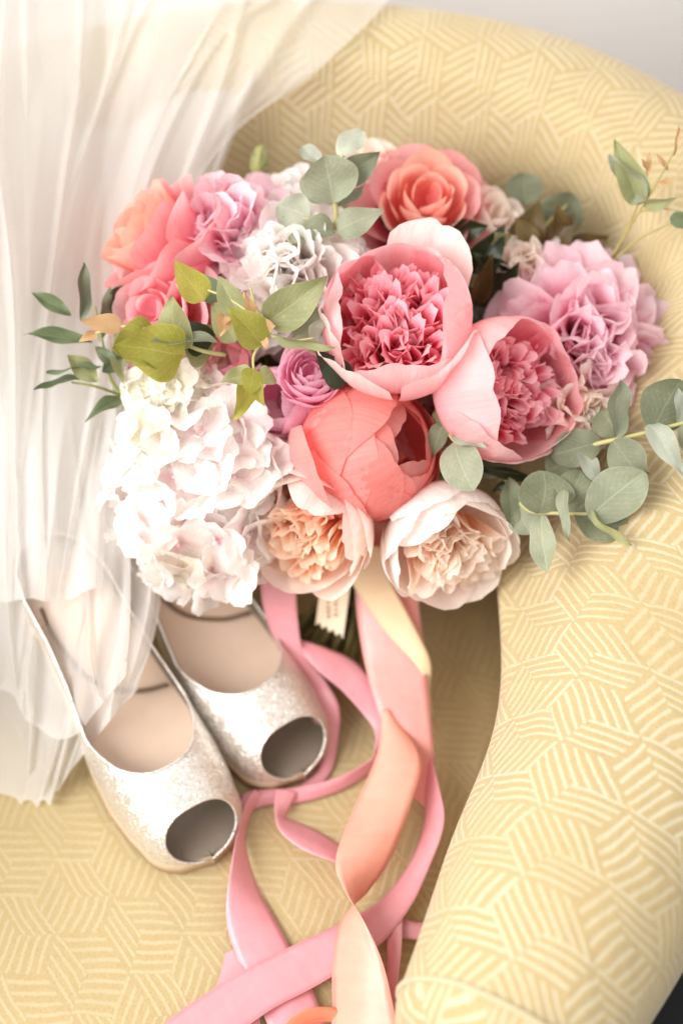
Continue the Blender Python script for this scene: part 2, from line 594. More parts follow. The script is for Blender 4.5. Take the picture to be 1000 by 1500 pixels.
def petal(L=1.0, W=.8, th0=60., th1=10., th2=None, cup=.6, base=.28, tip=.22, pw=2.4, ruf=.03, rfreq=3., notch=.0,
          nfreq=5., seed=0, nu=11, nv=13, fold=.5, twist=0.):
    """thin petal: base at the origin, grows along +Y (outwards) and +Z (flower axis); angles from the axis"""
    r = random.Random(seed)
    ph = [r.uniform(0, 6.28) for _ in range(6)]
    so = r.uniform(0, 99)
    n = nv * 4
    rr = zz = 0.0
    line = []
    for i in range(n + 1):
        v = i / n
        th = th0 + (th1 - th0) * v
        if th2 is not None and v > .62:
            e = (v - .62) / .38
            th += (th2 - th1) * e * e * (3 - 2 * e)
        line.append((rr, zz, th))
        rr += L / n * math.sin(rad(th))
        zz += L / n * math.cos(rad(th))
    rows, uvs = [], []
    for i in range(nv):
        v = i / (nv - 1)
        row, uvr = [], []
        for j in range(nu):
            u = -1 + 2 * j / (nu - 1)
            vm = 1 - tip * abs(u) ** pw - notch * (0.5 + 0.5 * mnoise.noise(Vector((u * nfreq + so, 3.1, so)))) \
                - notch * .6 * max(0, 1 - abs(u) * 5)
            vv = max(0, min(1, v * vm))
            x = vv * n
            i0 = min(int(x), n - 1)
            fr = x - i0
            cr = line[i0][0] + (line[i0 + 1][0] - line[i0][0]) * fr
            cz = line[i0][1] + (line[i0 + 1][1] - line[i0][1]) * fr
            th = rad(line[i0][2])
            w = W * .5 * (base + (1 - base) * math.sin(math.pi / 2 * min(1, vv / fold)) ** .85)
            if vv > .75:
                w *= 1 - .10 * ((vv - .75) / .25) ** 2
            arc = u * w
            a = arc / cup
            px = cup * math.sin(a)
            dn = cup * (1 - math.cos(a))
            rf = ruf * L * (vv ** 2.2) * (math.sin(rfreq * u + ph[0]) * .6 + .9 * mnoise.noise(Vector((u * rfreq * .8 + so, vv * 2.2, so * .7)))
                                          + .35 * abs(u) * mnoise.noise(Vector((u * rfreq * 2.3, vv * 4, so))))
            dn += rf
            tw = twist * vv
            row.append((px * math.cos(tw), cr - math.cos(th) * dn + px * math.sin(tw), cz + math.sin(th) * dn))
            uvr.append(((u + 1) / 2, v))
        rows.append(row)
        uvs.append(uvr)
    return rows, uvs


def petal_me(mat, **kw):
    key = (mat.name, tuple(sorted(kw.items())))
    if key not in PETALS:
        r, u = petal(**kw)
        me = mesh_grid('petal', r, u)
        me.materials.append(mat)
        PETALS[key] = me
    return PETALS[key]


def frame(loc, d, roll=0.):
    z = d.normalized()
    x = UP.cross(z)
    x.normalize()
    y = z.cross(x)
    return Matrix.Translation(loc) @ Matrix((x, y, z)).transposed().to_4x4() @ Matrix.Rotation(rad(roll), 4, 'Z')


def add_petal(fl, F, me, phi, r0=0., z0=0., s=1., tilt=0., spin=0., sx=None):
    """phi: azimuth in the flower (0 = right on the flower's x axis)"""
    M = F @ Matrix.Rotation(rad(phi - 90), 4, 'Z') @ Matrix.Translation((0, r0, z0)) @ Matrix.Rotation(rad(-tilt), 4, 'X') \
        @ Matrix.Rotation(rad(spin), 4, 'Z') @ Matrix.Diagonal((sx or s, s, s, 1))
    return put('petal', me, None, fl, M)


def sphere_petal(mat, R, arc, W, seed, th2=None, ruf=.02, notch=.0, tip=.25, start=90., **kw):
    return petal_me(mat, L=R * rad(arc), W=W, th0=start, th1=start - arc, th2=th2, cup=R * 1.02, base=.35, tip=tip, ruf=ruf, notch=notch, seed=seed, fold=.45, nu=15, nv=17, **kw)


BQ = S(500, 900)
bouquet = empty('bridal_bouquet', Matrix.Translation(BQ))
tag(bouquet, 'round bridal bouquet of pink peonies, cream roses and eucalyptus leaning in the yellow armchair', 'bouquet')
TIE = P(512, 850, 1.075)
FOOT = S(470, 960, .012)


def flower(name, label, x, y, d, facing, roll=0.):
    loc = P(x, y, d)
    F = frame(loc, camdir(*facing), roll)
    e = empty(name, F, bouquet)
    if label:
        e['label'] = label
    return e, F


def calyx_and_stem(fl, F, R, stem=True):
    """green cup under the petals plus the stem that runs into the binding"""
    b = F @ Vector((0, 0, -R))
    rows = []
    for a, rr in ((0, .001), (.0, .25), (.25, .42), (.6, .40), (.8, .32)):
        rows.append([(rr * R * math.cos(t * math.pi / 4), rr * R * math.sin(t * math.pi / 4), (-1.03 + a * .35) * R) for t in range(8)])
    put('calyx', mesh_grid('calyx', rows, closed_v=True), M_STEM, fl, F)
    if stem:
        ax = (F.to_3x3() @ Vector((0, 0, -1))).normalized()
        j = Vector((rnd.uniform(-.012, .012), rnd.uniform(-.008, .008), rnd.uniform(-.006, .006)))
        path = [b, b + ax * .03 + (TIE - b) * .15, TIE + j, FOOT + Vector((j.x * 3.0, j.y * 4.0, abs(j.z) * 1.2))]
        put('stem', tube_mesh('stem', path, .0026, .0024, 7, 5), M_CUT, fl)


# ---- flower kinds
def bowl_peony(e, F, R, guards, gm, im, n_in=110, seed=1, inner_h=.80, lean=(0, 0)):
    r = random.Random(seed)
    for k, (phi, arc, w, rs, th2, mat) in enumerate(guards):
        me = sphere_petal(mat or gm, R * rs, arc, R * w, seed * 31 + k, th2=th2, ruf=.034, notch=.045, tip=.16, rfreq=3.2, nfreq=3.4)
        add_petal(e, F, me, phi, z0=-R * rs, spin=r.uniform(-4, 4))
    bank = [petal_me(im, L=R * .95, W=R * r.uniform(.20, .36), th0=2, th1=r.uniform(-14, 14), th2=r.uniform(5, 65), cup=R * r.uniform(.16, .35), base=.5,
                     tip=.42, pw=1.6, ruf=.03, notch=.13, nfreq=2.6, seed=seed * 77 + k, nu=7, nv=9) for k in range(12)]
    for k in range(n_in):
        t = (k + .5) / n_in
        rho = math.sqrt(t) * .90 * R
        phi = k * 137.508 + r.uniform(-40, 40)
        top = inner_h * R * math.sqrt(max(.03, 1 - (rho / R) ** 2 * .85)) + r.uniform(-.24, .14) * R
        z0 = -R * .45
        s = (top - z0 * .0 + .42 * R) / (R * .95) * .92
        tl = 8 * (rho / R) + r.gauss(0, 15)
        M = F @ Matrix.Rotation(rad(phi - 90), 4, 'Z') @ Matrix.Translation((0, rho * .72, z0)) \
            @ Matrix.Rotation(rad(-tl + r.uniform(-6, 6)), 4, 'X') @ Matrix.Rotation(rad(lean[0]), 4, 'X') @ Matrix.Rotation(rad(r.gauss(0, 70)), 4, 'Z') \
            @ Matrix.Diagonal((1.15, 1.0, s, 1))
        put('petal', bank[r.randrange(12)], None, e, M)


def ruffle_peony(e, F, R, m_in, m_out, n=64, seed=1, open_=100., notch=.10, ruf=.10, width=1.0):
    r = random.Random(seed)
    bank = [petal_me(m_in if k < 6 else m_out, L=R * 1.0, W=R * width * r.uniform(.62, .95), th0=26, th1=r.uniform(-28, -4), th2=r.uniform(22, 78), cup=R * r.uniform(.35, .6),
                     base=.4, tip=.22, pw=2.0, ruf=ruf, rfreq=4.0, notch=notch, nfreq=4.2, seed=seed * 53 + k, nu=13, nv=13) for k in range(12)]
    heart = [petal_me(m_in, L=R * .86, W=R * r.uniform(.6, .85), th0=10, th1=r.uniform(-10, 10), th2=r.uniform(30, 85), cup=R * .3, base=.5, tip=.3, pw=2.0, ruf=.12, rfreq=4.0, notch=notch, nfreq=4.2, seed=seed * 59 + k, nu=9, nv=9) for k in range(4)]
    for k in range(13):
        add_petal(e, F, heart[k % 4], k * 137.5, r0=R * .12 * math.sqrt(k), z0=-R * .20, s=r.uniform(.85, 1.1), tilt=r.gauss(0, 10), spin=r.uniform(0, 360))
    for k in range(n):
        t = (k + .5) / n
        tilt = -30 + (open_ + 12) * t ** .62 + r.gauss(0, 9)
        phi = k * 137.508 + r.uniform(-16, 16)
        s = (.80 + .28 * t) * r.uniform(.86, 1.12)
        me = bank[r.randrange(6) + (6 if t > .5 else 0)]
        add_petal(e, F, me, phi, r0=R * (.04 + .24 * t), z0=-R * (.36 + .12 * t), s=s, tilt=tilt, spin=r.gauss(0, 24))


def rose(e, F, R, m_in, m_out, n=26, seed=1, openness=1.0):
    r = random.Random(seed)
    for k in range(n):
        t = k / (n - 1)
        Rk = R * (.16 + .62 * t ** .9)
        arc = 150 - 68 * t ** 1.2 * openness
        me = sphere_petal(m_in if t < .5 else m_out, Rk, arc, Rk * (2.1 - .35 * t), seed * 41 + k, th2=(90 - arc) + 30 + 58 * t * openness, ruf=.02 + .03 * t, notch=.03, tip=.24, rfreq=2.6, nfreq=2.0)
        add_petal(e, F, me, k * 137.5 + r.uniform(-10, 10), z0=-Rk * 1.0 + R * .30 * (1 - t), spin=r.uniform(-7, 7), tilt=r.uniform(-3, 6) + 8 * t)


def garden_rose(e, F, R, m_guard, m_in, seed=1, n_guard=14, n_in=46, reach=125.):
    r = random.Random(seed)
    for k in range(n_guard):
        t = k / (n_guard - 1)
        Rk = R * (.86 + .16 * t)
        arc = reach + 10 - 26 * t + r.uniform(-6, 6)
        me = sphere_petal(m_guard, Rk, arc, Rk * r.uniform(1.15, 1.5), seed * 19 + k, th2=(90 - arc) + r.uniform(0, 30), ruf=.022, notch=.04, tip=.2, rfreq=3., nfreq=3.0)
        add_petal(e, F, me, k * 137.5 + r.uniform(-12, 12), z0=-Rk, spin=r.uniform(-6, 6))
    bank = [petal_me(m_in, L=R * 1.15, W=R * r.uniform(.45, .85), th0=14, th1=r.uniform(-24, 4), th2=r.uniform(18, 75), cup=R * r.uniform(.2, .42), base=.5, tip=.25, pw=2.,
                     ruf=.09, rfreq=4.5, notch=.09, nfreq=3.6, seed=seed * 91 + k, nu=11, nv=11) for k in range(10)]
    for k in range(n_in):
        t = (k + .5) / n_in
        rho = math.sqrt(t) * .66 * R
        add_petal(e, F, bank[r.randrange(10)], k * 137.5 + r.uniform(-20, 20), r0=rho * .72, z0=-R * .50, s=(.98 - .14 * t) * r.uniform(.86, 1.07),
                  tilt=4 * t + r.gauss(0, 11), spin=r.gauss(0, 70))


def globe_bud(e, F, R, petals, mat, seed=1):
    r = random.Random(seed)
    for k, (phi, arc, w, rs, th2, m) in enumerate(petals):
        me = sphere_petal(m or mat, R * rs, arc, R * w, seed * 17 + k, th2=th2, ruf=.008, notch=.02, tip=.2, rfreq=2.2, nfreq=2.0)
        add_petal(e, F, me, phi, z0=-R * rs)


def ranunculus(e, F, R, mat, mat_out, n=34, seed=1):
    r = random.Random(seed)
    for k in range(n):
        t = k / (n - 1)
        Rk = R * (.22 + .78 * t)
        arc = 152 - 42 * t
        me = sphere_petal(mat if t < .7 else mat_out, Rk, arc, Rk * 1.5, seed * 23 + k, th2=(90 - arc) + 18, ruf=.02, notch=.02, tip=.2)
        add_petal(e, F, me, k * 137.5 + r.uniform(-9, 9), z0=-Rk + (1 - t) * R * .18, spin=r.uniform(-4, 4))


# ---- petal materials
PK_G = petal_mat('pink_peony_guard', (246, 182, 186), (249, 194, 198), (252, 214, 214), .30)
PK_GP = petal_mat('pale_pink_peony_guard', (247, 190, 192), (252, 220, 216), (255, 240, 236), .25)
PK_IN = petal_mat('pink_peony_centre', (252, 106, 142), (253, 142, 168), (255, 208, 216), .30)
PK_D = petal_mat('rose_pink_peony_guard', (244, 150, 162), (246, 170, 180), (250, 194, 199), .35)
LIL_IN = petal_mat('lilac_peony_inner', (248, 176, 200), (250, 198, 214), (253, 228, 235), .32)
LIL_OUT = petal_mat('lilac_peony_outer', (246, 176, 200), (249, 202, 216), (252, 225, 232), .32)
PALE_LIL = petal_mat('pale_lilac_peony', (246, 174, 202), (249, 200, 218), (252, 224, 232), .35)
BLUSH = petal_mat('blush_white_peony', (254, 240, 236), (255, 248, 244), (255, 252, 249), .30)
CORAL = petal_mat('coral_peony', (251, 156, 152), (252, 166, 160), (253, 180, 172), .34, vein=.08)
CORALP = petal_mat('coral_peony_pale_back', (250, 170, 166), (252, 196, 194), (253, 180, 174), .30)
ROSE_IN = petal_mat('coral_rose_inner', (242, 134, 148), (248, 170, 168), (252, 208, 188), .34)
ROSE_OUT = petal_mat('pink_rose_outer', (228, 98, 132), (243, 150, 164), (249, 190, 192), .32)
ROSE_IN2 = petal_mat('salmon_rose_inner', (242, 132, 132), (248, 170, 158), (252, 206, 188), .34)
SOFTP = petal_mat('soft_pink_petal', (240, 150, 164), (247, 178, 188), (252, 210, 212), .34)
CREAM = petal_mat('cream_white_petal', (250, 232, 208), (253, 243, 230), (255, 249, 242), .30)
IVORY = petal_mat('ivory_petal', (246, 226, 206), (251, 236, 222), (254, 244, 235), .32)
PEACH = petal_mat('peach_rose_centre', (255, 182, 124), (255, 206, 164), (255, 234, 214), .36)
PEACH2 = petal_mat('pale_peach_rose_centre', (255, 204, 164), (255, 224, 198), (255, 243, 232), .36)
GUARD_C = petal_mat('pale_peach_guard', (254, 234, 218), (255, 240, 228), (255, 246, 240), .28)
GUARD_W = petal_mat('cream_rose_guard', (254, 238, 228), (255, 245, 239), (255, 250, 247), .28)
HYD = petal_mat('white_hydrangea_petal', (250, 228, 230), (253, 246, 242), (255, 251, 248), .32)
HYDG = petal_mat('creamy_green_hydrangea_petal', (246, 238, 214), (251, 247, 234), (253, 250, 242), .32)
MAUVE = petal_mat('mauve_ranunculus', (246, 150, 190), (249, 184, 210), (252, 216, 230), .32)
MAUVE2 = petal_mat('mauve_pink_petal', (246, 166, 200), (249, 186, 212), (252, 210, 226), .34)
APRI = petal_mat('apricot_petal', (240, 160, 110), (250, 190, 148), (253, 216, 186), .34)

# ---- the flowers
e, F = flower('peony', 'large open pink peony with a deep pink ruffled centre', 580, 468, .955, (-.04, .34, 1))
R = .0495
bowl_peony(e, F, R, [
    (4, 146, 1.9, 1.02, -62, None), (100, 128, 1.7, .97, -36, PK_D), (150, 122, 1.4, .98, -30, PK_D), (62, 122, 1.35, 1.08, 40, PK_GP),
    (182, 138, 1.5, 1.0, -50, None), (204, 130, 1.0, .97, -10, PK_GP), (236, 122, 1.35, 1.08, 10, PK_GP), (275, 128, 1.5, 1.0, -20, None),
    (312, 126, 1.4, 1.09, -10, None), (338, 132, 1.1, .99, -40, None), (40, 124, 1.2, .98, -26, None)], PK_G, PK_IN, 170, 3, .60)
calyx_and_stem(e, F, R)

e, F = flower('peony', 'half closed pink peony with one broad smooth petal wrapped over its side', 742, 570, .965, (.36, .02, .92))
R = .047
bowl_peony(e, F, R, [
    (188, 150, 2.3, 1.05, -64, None), (130, 140, 1.7, 1.02, -52, None), (85, 122, 1.5, 1.0, -30, PK_D), (232, 128, 1.5, 1.04, -36, None),
    (275, 112, 1.4, 1.04, -4, None), (320, 112, 1.4, 1.03, -12, None), (2, 116, 1.5, 1.02, -20, PK_D), (45, 116, 1.3, 1.0, -20, PK_D)], PK_G, PK_IN, 150, 5, .56)
calyx_and_stem(e, F, R)

e, F = flower('peony', 'full lilac pink peony with many ruffled petals beside the eucalyptus', 862, 500, 1.005, (.20, .0, 1), 30)
ruffle_peony(e, F, .061, LIL_IN, LIL_OUT, 88, 11, 112., .10, .10)
calyx_and_stem(e, F, .05)

e, F = flower('peony', 'white blush peony with crumpled petals behind the green leaves', 418, 398, .985, (-.2, .02, 1), 40)
ruffle_peony(e, F, .051, BLUSH, BLUSH, 80, 13, 106., .10, .11)
calyx_and_stem(e, F, .045)

e, F = flower('peony', 'pale lilac peony tucked behind the white blush peony', 336, 336, 1.005, (-.15, .4, 1), 60)
ruffle_peony(e, F, .050, PALE_LIL, PALE_LIL, 54, 17, 112., .06, .09)
calyx_and_stem(e, F, .04)

e, F = flower('peony', 'smooth coral peony bud with wide overlapping petals', 542, 662, .985, (.72, .20, .66))
R = .0475
globe_bud(e, F, R, [
    (40, 162, 1.7, .86, -74, None), (340, 160, 1.8, .90, -72, None), (280, 150, 1.7, .95, -62, None), (95, 150, 1.6, .93, -62, None),
    (250, 134, 2.0, .98, -44, None), (318, 140, 1.9, 1.00, -54, None), (215, 150, 2.0, .985, -62, None), (182, 140, 2.0, 1.0, -52, None), (135, 152, 2.1, 1.02, -64, None), (70, 138, 1.8, .99, -46, None),
    (8, 156, 1.9, 1.02, -68, None), (330, 138, 1.7, 1.05, -50, None), (165, 122, 1.7, 1.045, -34, None), (222, 106, 1.6, 1.06, -18, None), (120, 108, 1.5, 1.05, -20, None), (196, 98, 1.5, 1.20, 14, CORALP)], CORAL, 7)
for k in range(9):
    add_petal(e, F, sphere_petal(CORAL, R * (.88 + .010 * k), 170 - 3 * k, R * 1.7, 900 + k, ruf=.01, notch=.02, tip=.2), k * 137.5, z0=-R * (.88 + .010 * k))
bank = petal_me(ROSE_IN, L=.03, W=.010, th0=4, th1=10, cup=.01, seed=4, nu=6, nv=7)
for k in range(16):
    add_petal(e, F, bank, k * 137.5, r0=.004 + .0008 * k, z0=-.02, s=1.1, tilt=12 * k / 16)
calyx_and_stem(e, F, R)

e, F = flower('rose', 'salmon pink rose at the top rim of the bouquet under the eucalyptus', 622, 302, 1.035, (.08, .28, 1), 15)
rose(e, F, .057, ROSE_IN2, ROSE_OUT, 26, 21, 1.0)
calyx_and_stem(e, F, .04)

e, F = flower('rose', 'coral pink rose turned sideways against the white veil', 230, 352, 1.01, (-.76, .50, .42), 0)
rose(e, F, .061, ROSE_IN, ROSE_OUT, 26, 23, .9)
calyx_and_stem(e, F, .045)

e, F = flower('rose', 'soft pink rose below the coral rose, partly under green leaves', 236, 462, .985, (-.35, .15, .9), 0)
rose(e, F, .047, SOFTP, SOFTP, 20, 27, 1.0)
calyx_and_stem(e, F, .04)

e, F = flower('garden_rose', 'cream garden rose with apricot centre beside the white hydrangea', 452, 776, .982, (-.36, -.46, .8), 0)
garden_rose(e, F, .0445, GUARD_C, PEACH, 31, 15, 44, 124)
calyx_and_stem(e, F, .042)

e, F = flower('garden_rose', 'cream garden rose with pale peach ruffles hanging over the seat', 655, 802, .985, (.30, -.58, .76), 0)
garden_rose(e, F, .0455, GUARD_W, PEACH2, 37, 15, 52, 118)
calyx_and_stem(e, F, .044)

e, F = flower('ranunculus', 'tight mauve ranunculus beside the large pink peony', 455, 548, .965, (-.05, .25, .9), 0)
ranunculus(e, F, .0235, MAUVE, MAUVE2, 30, 41)
calyx_and_stem(e, F, .022)
e, F = flower('ranunculus', 'mauve pink flower with rounded open petals beside the ranunculus', 408, 588, .985, (-.3, -.1, .9), 0)
globe_bud(e, F, .0245, [(k * 137.5, 158 - k * 4, 1.7, .76 + .035 * k, None, None) for k in range(10)], MAUVE2, 43)
calyx_and_stem(e, F, .022)

e, F = flower('rosebud', 'small pale rosebud edged in pink under the green leaves', 330, 528, .985, (-.15, .1, .9), 0)
globe_bud(e, F, .0185, [(k * 137.5 + 20, 158 - k * 5, 1.7, .62 + .05 * k, None, None) for k in range(9)], petal_mat('blush_bud', (250, 226, 216), (252, 226, 220), (244, 168, 180), .3), 47)
calyx_and_stem(e, F, .018)
e, F = flower('rosebud', 'apricot rose just showing under the heart shaped leaf', 268, 524, 1.01, (-.1, .3, .9), 0)
rose(e, F, .030, APRI, APRI, 14, 49, .8)
calyx_and_stem(e, F, .028)
e, F = flower('rosebud', 'small cream rose beside the salmon rose', 722, 322, 1.045, (.3, .4, .8), 0)
rose(e, F, .030, IVORY, IVORY, 16, 51, .7)
calyx_and_stem(e, F, .028)
e, F = flower('rosebud', 'cream bud behind the top eucalyptus leaves', 545, 236, 1.05, (.1, .5, .8), 0)
rose(e, F, .022, IVORY, IVORY, 12, 52, .6)
calyx_and_stem(e, F, .02)
e, F = flower('rosebud', 'blush flower between the lilac peony and the eucalyptus', 432, 290, 1.04, (0, .5, .8), 0)
ruffle_peony(e, F, .028, BLUSH, BLUSH, 24, 53, 100, .05, .08)
calyx_and_stem(e, F, .02)
e, F = flower('lisianthus', 'cream lisianthus with loose wavy petals beside the half closed peony', 852, 602, .985, (.25, -.25, .9), 20)
ruffle_peony(e, F, .031, IVORY, IVORY, 17, 57, 96., .05, .16, 1.25)
calyx_and_stem(e, F, .026)
e, F = flower('lisianthus', 'cream lisianthus peeping from the dark leaves above the lilac peony', 768, 392, 1.03, (-.15, .3, .9), 0)
ruffle_peony(e, F, .032, IVORY, IVORY, 16, 59, 100., .05, .14, 1.2)
calyx_and_stem(e, F, .026)
e, F = flower('peony', 'pink petals of a flower hidden under the large pink peony', 632, 612, 1.0, (.2, -.4, .8), 0)
globe_bud(e, F, .028, [(250, 100, 1.5, 1.0, 30, None), (310, 100, 1.5, .96, 40, None), (20, 100, 1.4, .94, 20, None), (120, 105, 1.5, .92, -6, None), (190, 105, 1.5, .9, -6, None)], PK_G, 61)
calyx_and_stem(e, F, .026)

# ---- hydrangea: a dome of four petalled florets, each floret a part
e, F = flower('hydrangea', 'large white hydrangea head with faint pink hearts', 288, 715, .985, (-.14, -.12, 1), 0)
r = random.Random(71)


def floret_me(seed, mat):
    rr = random.Random(seed)
    verts, faces, uvl = [], [], []
    for q in range(4):
        rows, uvs = petal(L=.0215 * rr.uniform(.9, 1.1), W=.0235 * rr.uniform(.9, 1.08), th0=62 + rr.uniform(-6, 6), th1=92 + rr.uniform(-14, 12), th2=70 + rr.uniform(-40, 55), cup=.030, base=.25,
                          tip=.30, pw=2.0, ruf=.24, rfreq=3.6, notch=.12, nfreq=4.4, seed=seed * 9 + q, nu=9, nv=9)
        a = rad(q * 90 + rr.uniform(-9, 9))
        b0 = len(verts)
        nu, nv = 9, 9
        for row, ur in zip(rows, uvs):
            for p, u in zip(row, ur):
                x, y, z = p
                verts.append((x * math.cos(a) - y * math.sin(a), x * math.sin(a) + y * math.cos(a), z + .0006 * (q % 2)))
                uvl.append(u)
        for i in range(nv - 1):
            for j in range(nu - 1):
                faces.append((b0 + i * nu + j, b0 + i * nu + j + 1, b0 + (i + 1) * nu + j + 1, b0 + (i + 1) * nu + j))
    # the tiny eye
    b0 = len(verts)
    for i in range(5):
        for j in range(6):
            t = math.pi * i / 4
            verts.append((.0013 * math.sin(t) * math.cos(j * math.pi / 3), .0013 * math.sin(t) * math.sin(j * math.pi / 3), .0035 + .0013 * math.cos(t)))
            uvl.append((.5, 0.0))
    for i in range(4):
        for j in range(6):
            faces.append((b0 + i * 6 + j, b0 + i * 6 + (j + 1) % 6, b0 + (i + 1) * 6 + (j + 1) % 6, b0 + (i + 1) * 6 + j))
    me = bpy.data.meshes.new('floret')
    me.from_pydata(verts, [], faces)
    lay = me.uv_layers.new(name='UVMap')
    for lp, l in zip(me.loops, lay.data):
        l.uv = uvl[lp.vertex_index]
    me.polygons.foreach_set('use_smooth', [True] * len(me.polygons))
    me.materials.append(mat)
    return me


bank = [floret_me(100 + k, HYD) for k in range(7)] + [floret_me(200 + k, HYDG) for k in range(3)]
NF = 66
for k in range(NF):
    t = (k + .5) / NF
    pol = math.acos(1 - t * 1.22)
    az = k * 2.39996 + r.uniform(-.2, .2)
    dirv = Vector((math.sin(pol) * math.cos(az), math.sin(pol) * math.sin(az), math.cos(pol)))
    pos = Vector((dirv.x * .053, dirv.y * .066, dirv.z * .046 - .02)) * r.uniform(.90, 1.08)
    nrm = (dirv + Vector((r.uniform(-.7, .7), r.uniform(-.7, .7), r.uniform(-.1, .4)))).normalized()
    M = F @ Matrix.Translation(pos) @ nrm.to_track_quat('Z', 'Y').to_matrix().to_4x4() @ Matrix.Rotation(r.uniform(0, 6.28), 4, 'Z') @ Matrix.Scale(r.uniform(1.15, 1.6), 4)
    creamy = dirv.y > .5 and r.random() < .5 or r.random() < .08
    put('floret', bank[7 + r.randrange(3)] if creamy else bank[r.randrange(7)], None, e, M)
calyx_and_stem(e, F, .05)
e, F = flower('hydrangea', 'small creamy white hydrangea head above the large one', 262, 578, 1.0, (-.15, .2, 1), 0)
for k in range(26):
    t = (k + .5) / 26
    pol = math.acos(1 - t * 1.1)
    az = k * 2.39996 + r.uniform(-.2, .2)
    dirv = Vector((math.sin(pol) * math.cos(az), math.sin(pol) * math.sin(az), math.cos(pol)))
    pos = Vector((dirv.x * .030, dirv.y * .022, dirv.z * .028)) * r.uniform(.9, 1.1)
    nrm = (dirv + Vector((r.uniform(-.5, .5), r.uniform(-.5, .5), .1))).normalized()
    put('floret', bank[7 + r.randrange(3)], None, e, F @ Matrix.Translation(pos) @ nrm.to_track_quat('Z', 'Y').to_matrix().to_4x4() @ Matrix.Rotation(r.uniform(0, 6.28), 4, 'Z'))
calyx_and_stem(e, F, .03)

# ------------------------------------------------------------------ leaves and sprigs
EUC = leaf_mat('silver_green_eucalyptus_leaf', (132, 138, 112), (154, 158, 134), (180, 182, 154), .55, .15)
EUCL = leaf_mat('pale_silver_eucalyptus_leaf', (164, 170, 150), (184, 188, 170), (208, 210, 192), .6, .2)
EUCD = leaf_mat('grey_green_eucalyptus_leaf', (106, 112, 86), (126, 130, 104), (156, 156, 124), .5, .12)
OLIVE = leaf_mat('dark_olive_leaf', (84, 96, 66), (108, 120, 86), (142, 150, 112), .45, .12)
YGRN = leaf_mat('yellow_green_leaf', (152, 150, 58), (174, 168, 78), (202, 192, 110), .45, .38)
GRN = leaf_mat('sage_green_leaf', (136, 140, 94), (156, 158, 114), (188, 186, 138), .5, .3)
TIPO = leaf_mat('copper_young_leaf', (206, 158, 118), (198, 170, 120), (222, 186, 150), .5, .35)
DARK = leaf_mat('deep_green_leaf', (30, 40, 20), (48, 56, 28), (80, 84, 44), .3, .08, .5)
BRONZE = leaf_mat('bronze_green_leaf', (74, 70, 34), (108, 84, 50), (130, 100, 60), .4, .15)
LEAVES = {}


def leaf_me(kind, mat, var):
    key = (kind, mat.name, var)
    if key in LEAVES:
        return LEAVES[key]
    rr = random.Random(hash(kind) % 1000 + var * 7 if False else sum(map(ord, kind)) + var * 7)
    nu, nv = 11, 17
    foldv, curl, wav = rr.uniform(.04, .30), rr.uniform(-.42, .30), rr.uniform(.015, .07)
    ph = rr.uniform(0, 6)
    bend = rr.uniform(-.06, .06)
    rows, uvs = [], []
    for i in range(nv):
        v = i / (nv - 1)
        if kind == 'round':
            w = math.sin(math.pi * min(1, v * .985 + .008)) ** .55
        elif kind == 'ovate':
            w = math.sin(math.pi * v ** .62) ** .85 * (1 - .12 * v)
        elif kind == 'heart':
            w = (math.sin(math.pi * v ** .48) ** .75) * (1 - .1 * v)
        else:
            w = math.sin(math.pi * v ** .9) ** .9
        w = max(w, .012)
        row, uvr = [], []
        for j in range(nu):
            u = -1 + 2 * j / (nu - 1)
            x = u * w * .5
            y = v + (-.09 * abs(u) ** 1.5 * (1 - v) ** 3 if kind == 'heart' else 0)
            z = foldv * abs(x) * (1 - .3 * v) + curl * (v - .4) ** 2 - .08 * curl + wav * abs(u) * math.sin(v * 9 + ph + (1.5 if u > 0 else 0))
            row.append((x + bend * math.sin(math.pi * v), y, z))
            uvr.append(((u + 1) / 2, v))
        rows.append(row); uvs.append(uvr)
    me = mesh_grid('leaf', rows, uvs)
    me.materials.append(mat)
    LEAVES[key] = me
    return me


def leaf(parent, kind, mat, b, t, wpx, roll=0., depth_scale=1.0, name='leaf'):
    """b, t: (x, y, depth) of base and tip; wpx: real width in photo pixels when seen flat"""
    B, T = P(*b), P(*t)
    y = T - B
    L = y.length
    y.normalize()
    z = (CAM - B).normalized()
    x = y.cross(z).normalized()
    z = x.cross(y)
    M = Matrix.Translation(B) @ Matrix((x, y, z)).transposed().to_4x4() @ Matrix.Rotation(rad(roll), 4, 'Y') \
        @ Matrix.Diagonal((wpx / FPX * b[2], L, min(L, .045), 1))
    return put(name, leaf_me(kind, mat, rnd.randrange(7)), None, parent, M)


def sprig(name, label, stems, mat):
    o = empty(name, Matrix.Translation(P(*stems[0][0])), bouquet)
    if label:
        o['label'] = label
    for s in stems:
        r0 = s[-1] if isinstance(s[-1], float) else .0016
        pts = [q for q in s if not isinstance(q, float)]
        put('stem', tube_mesh('stem', [P(*q) for q in pts], r0, r0 * .55, 7, 6), mat, o)
    return o


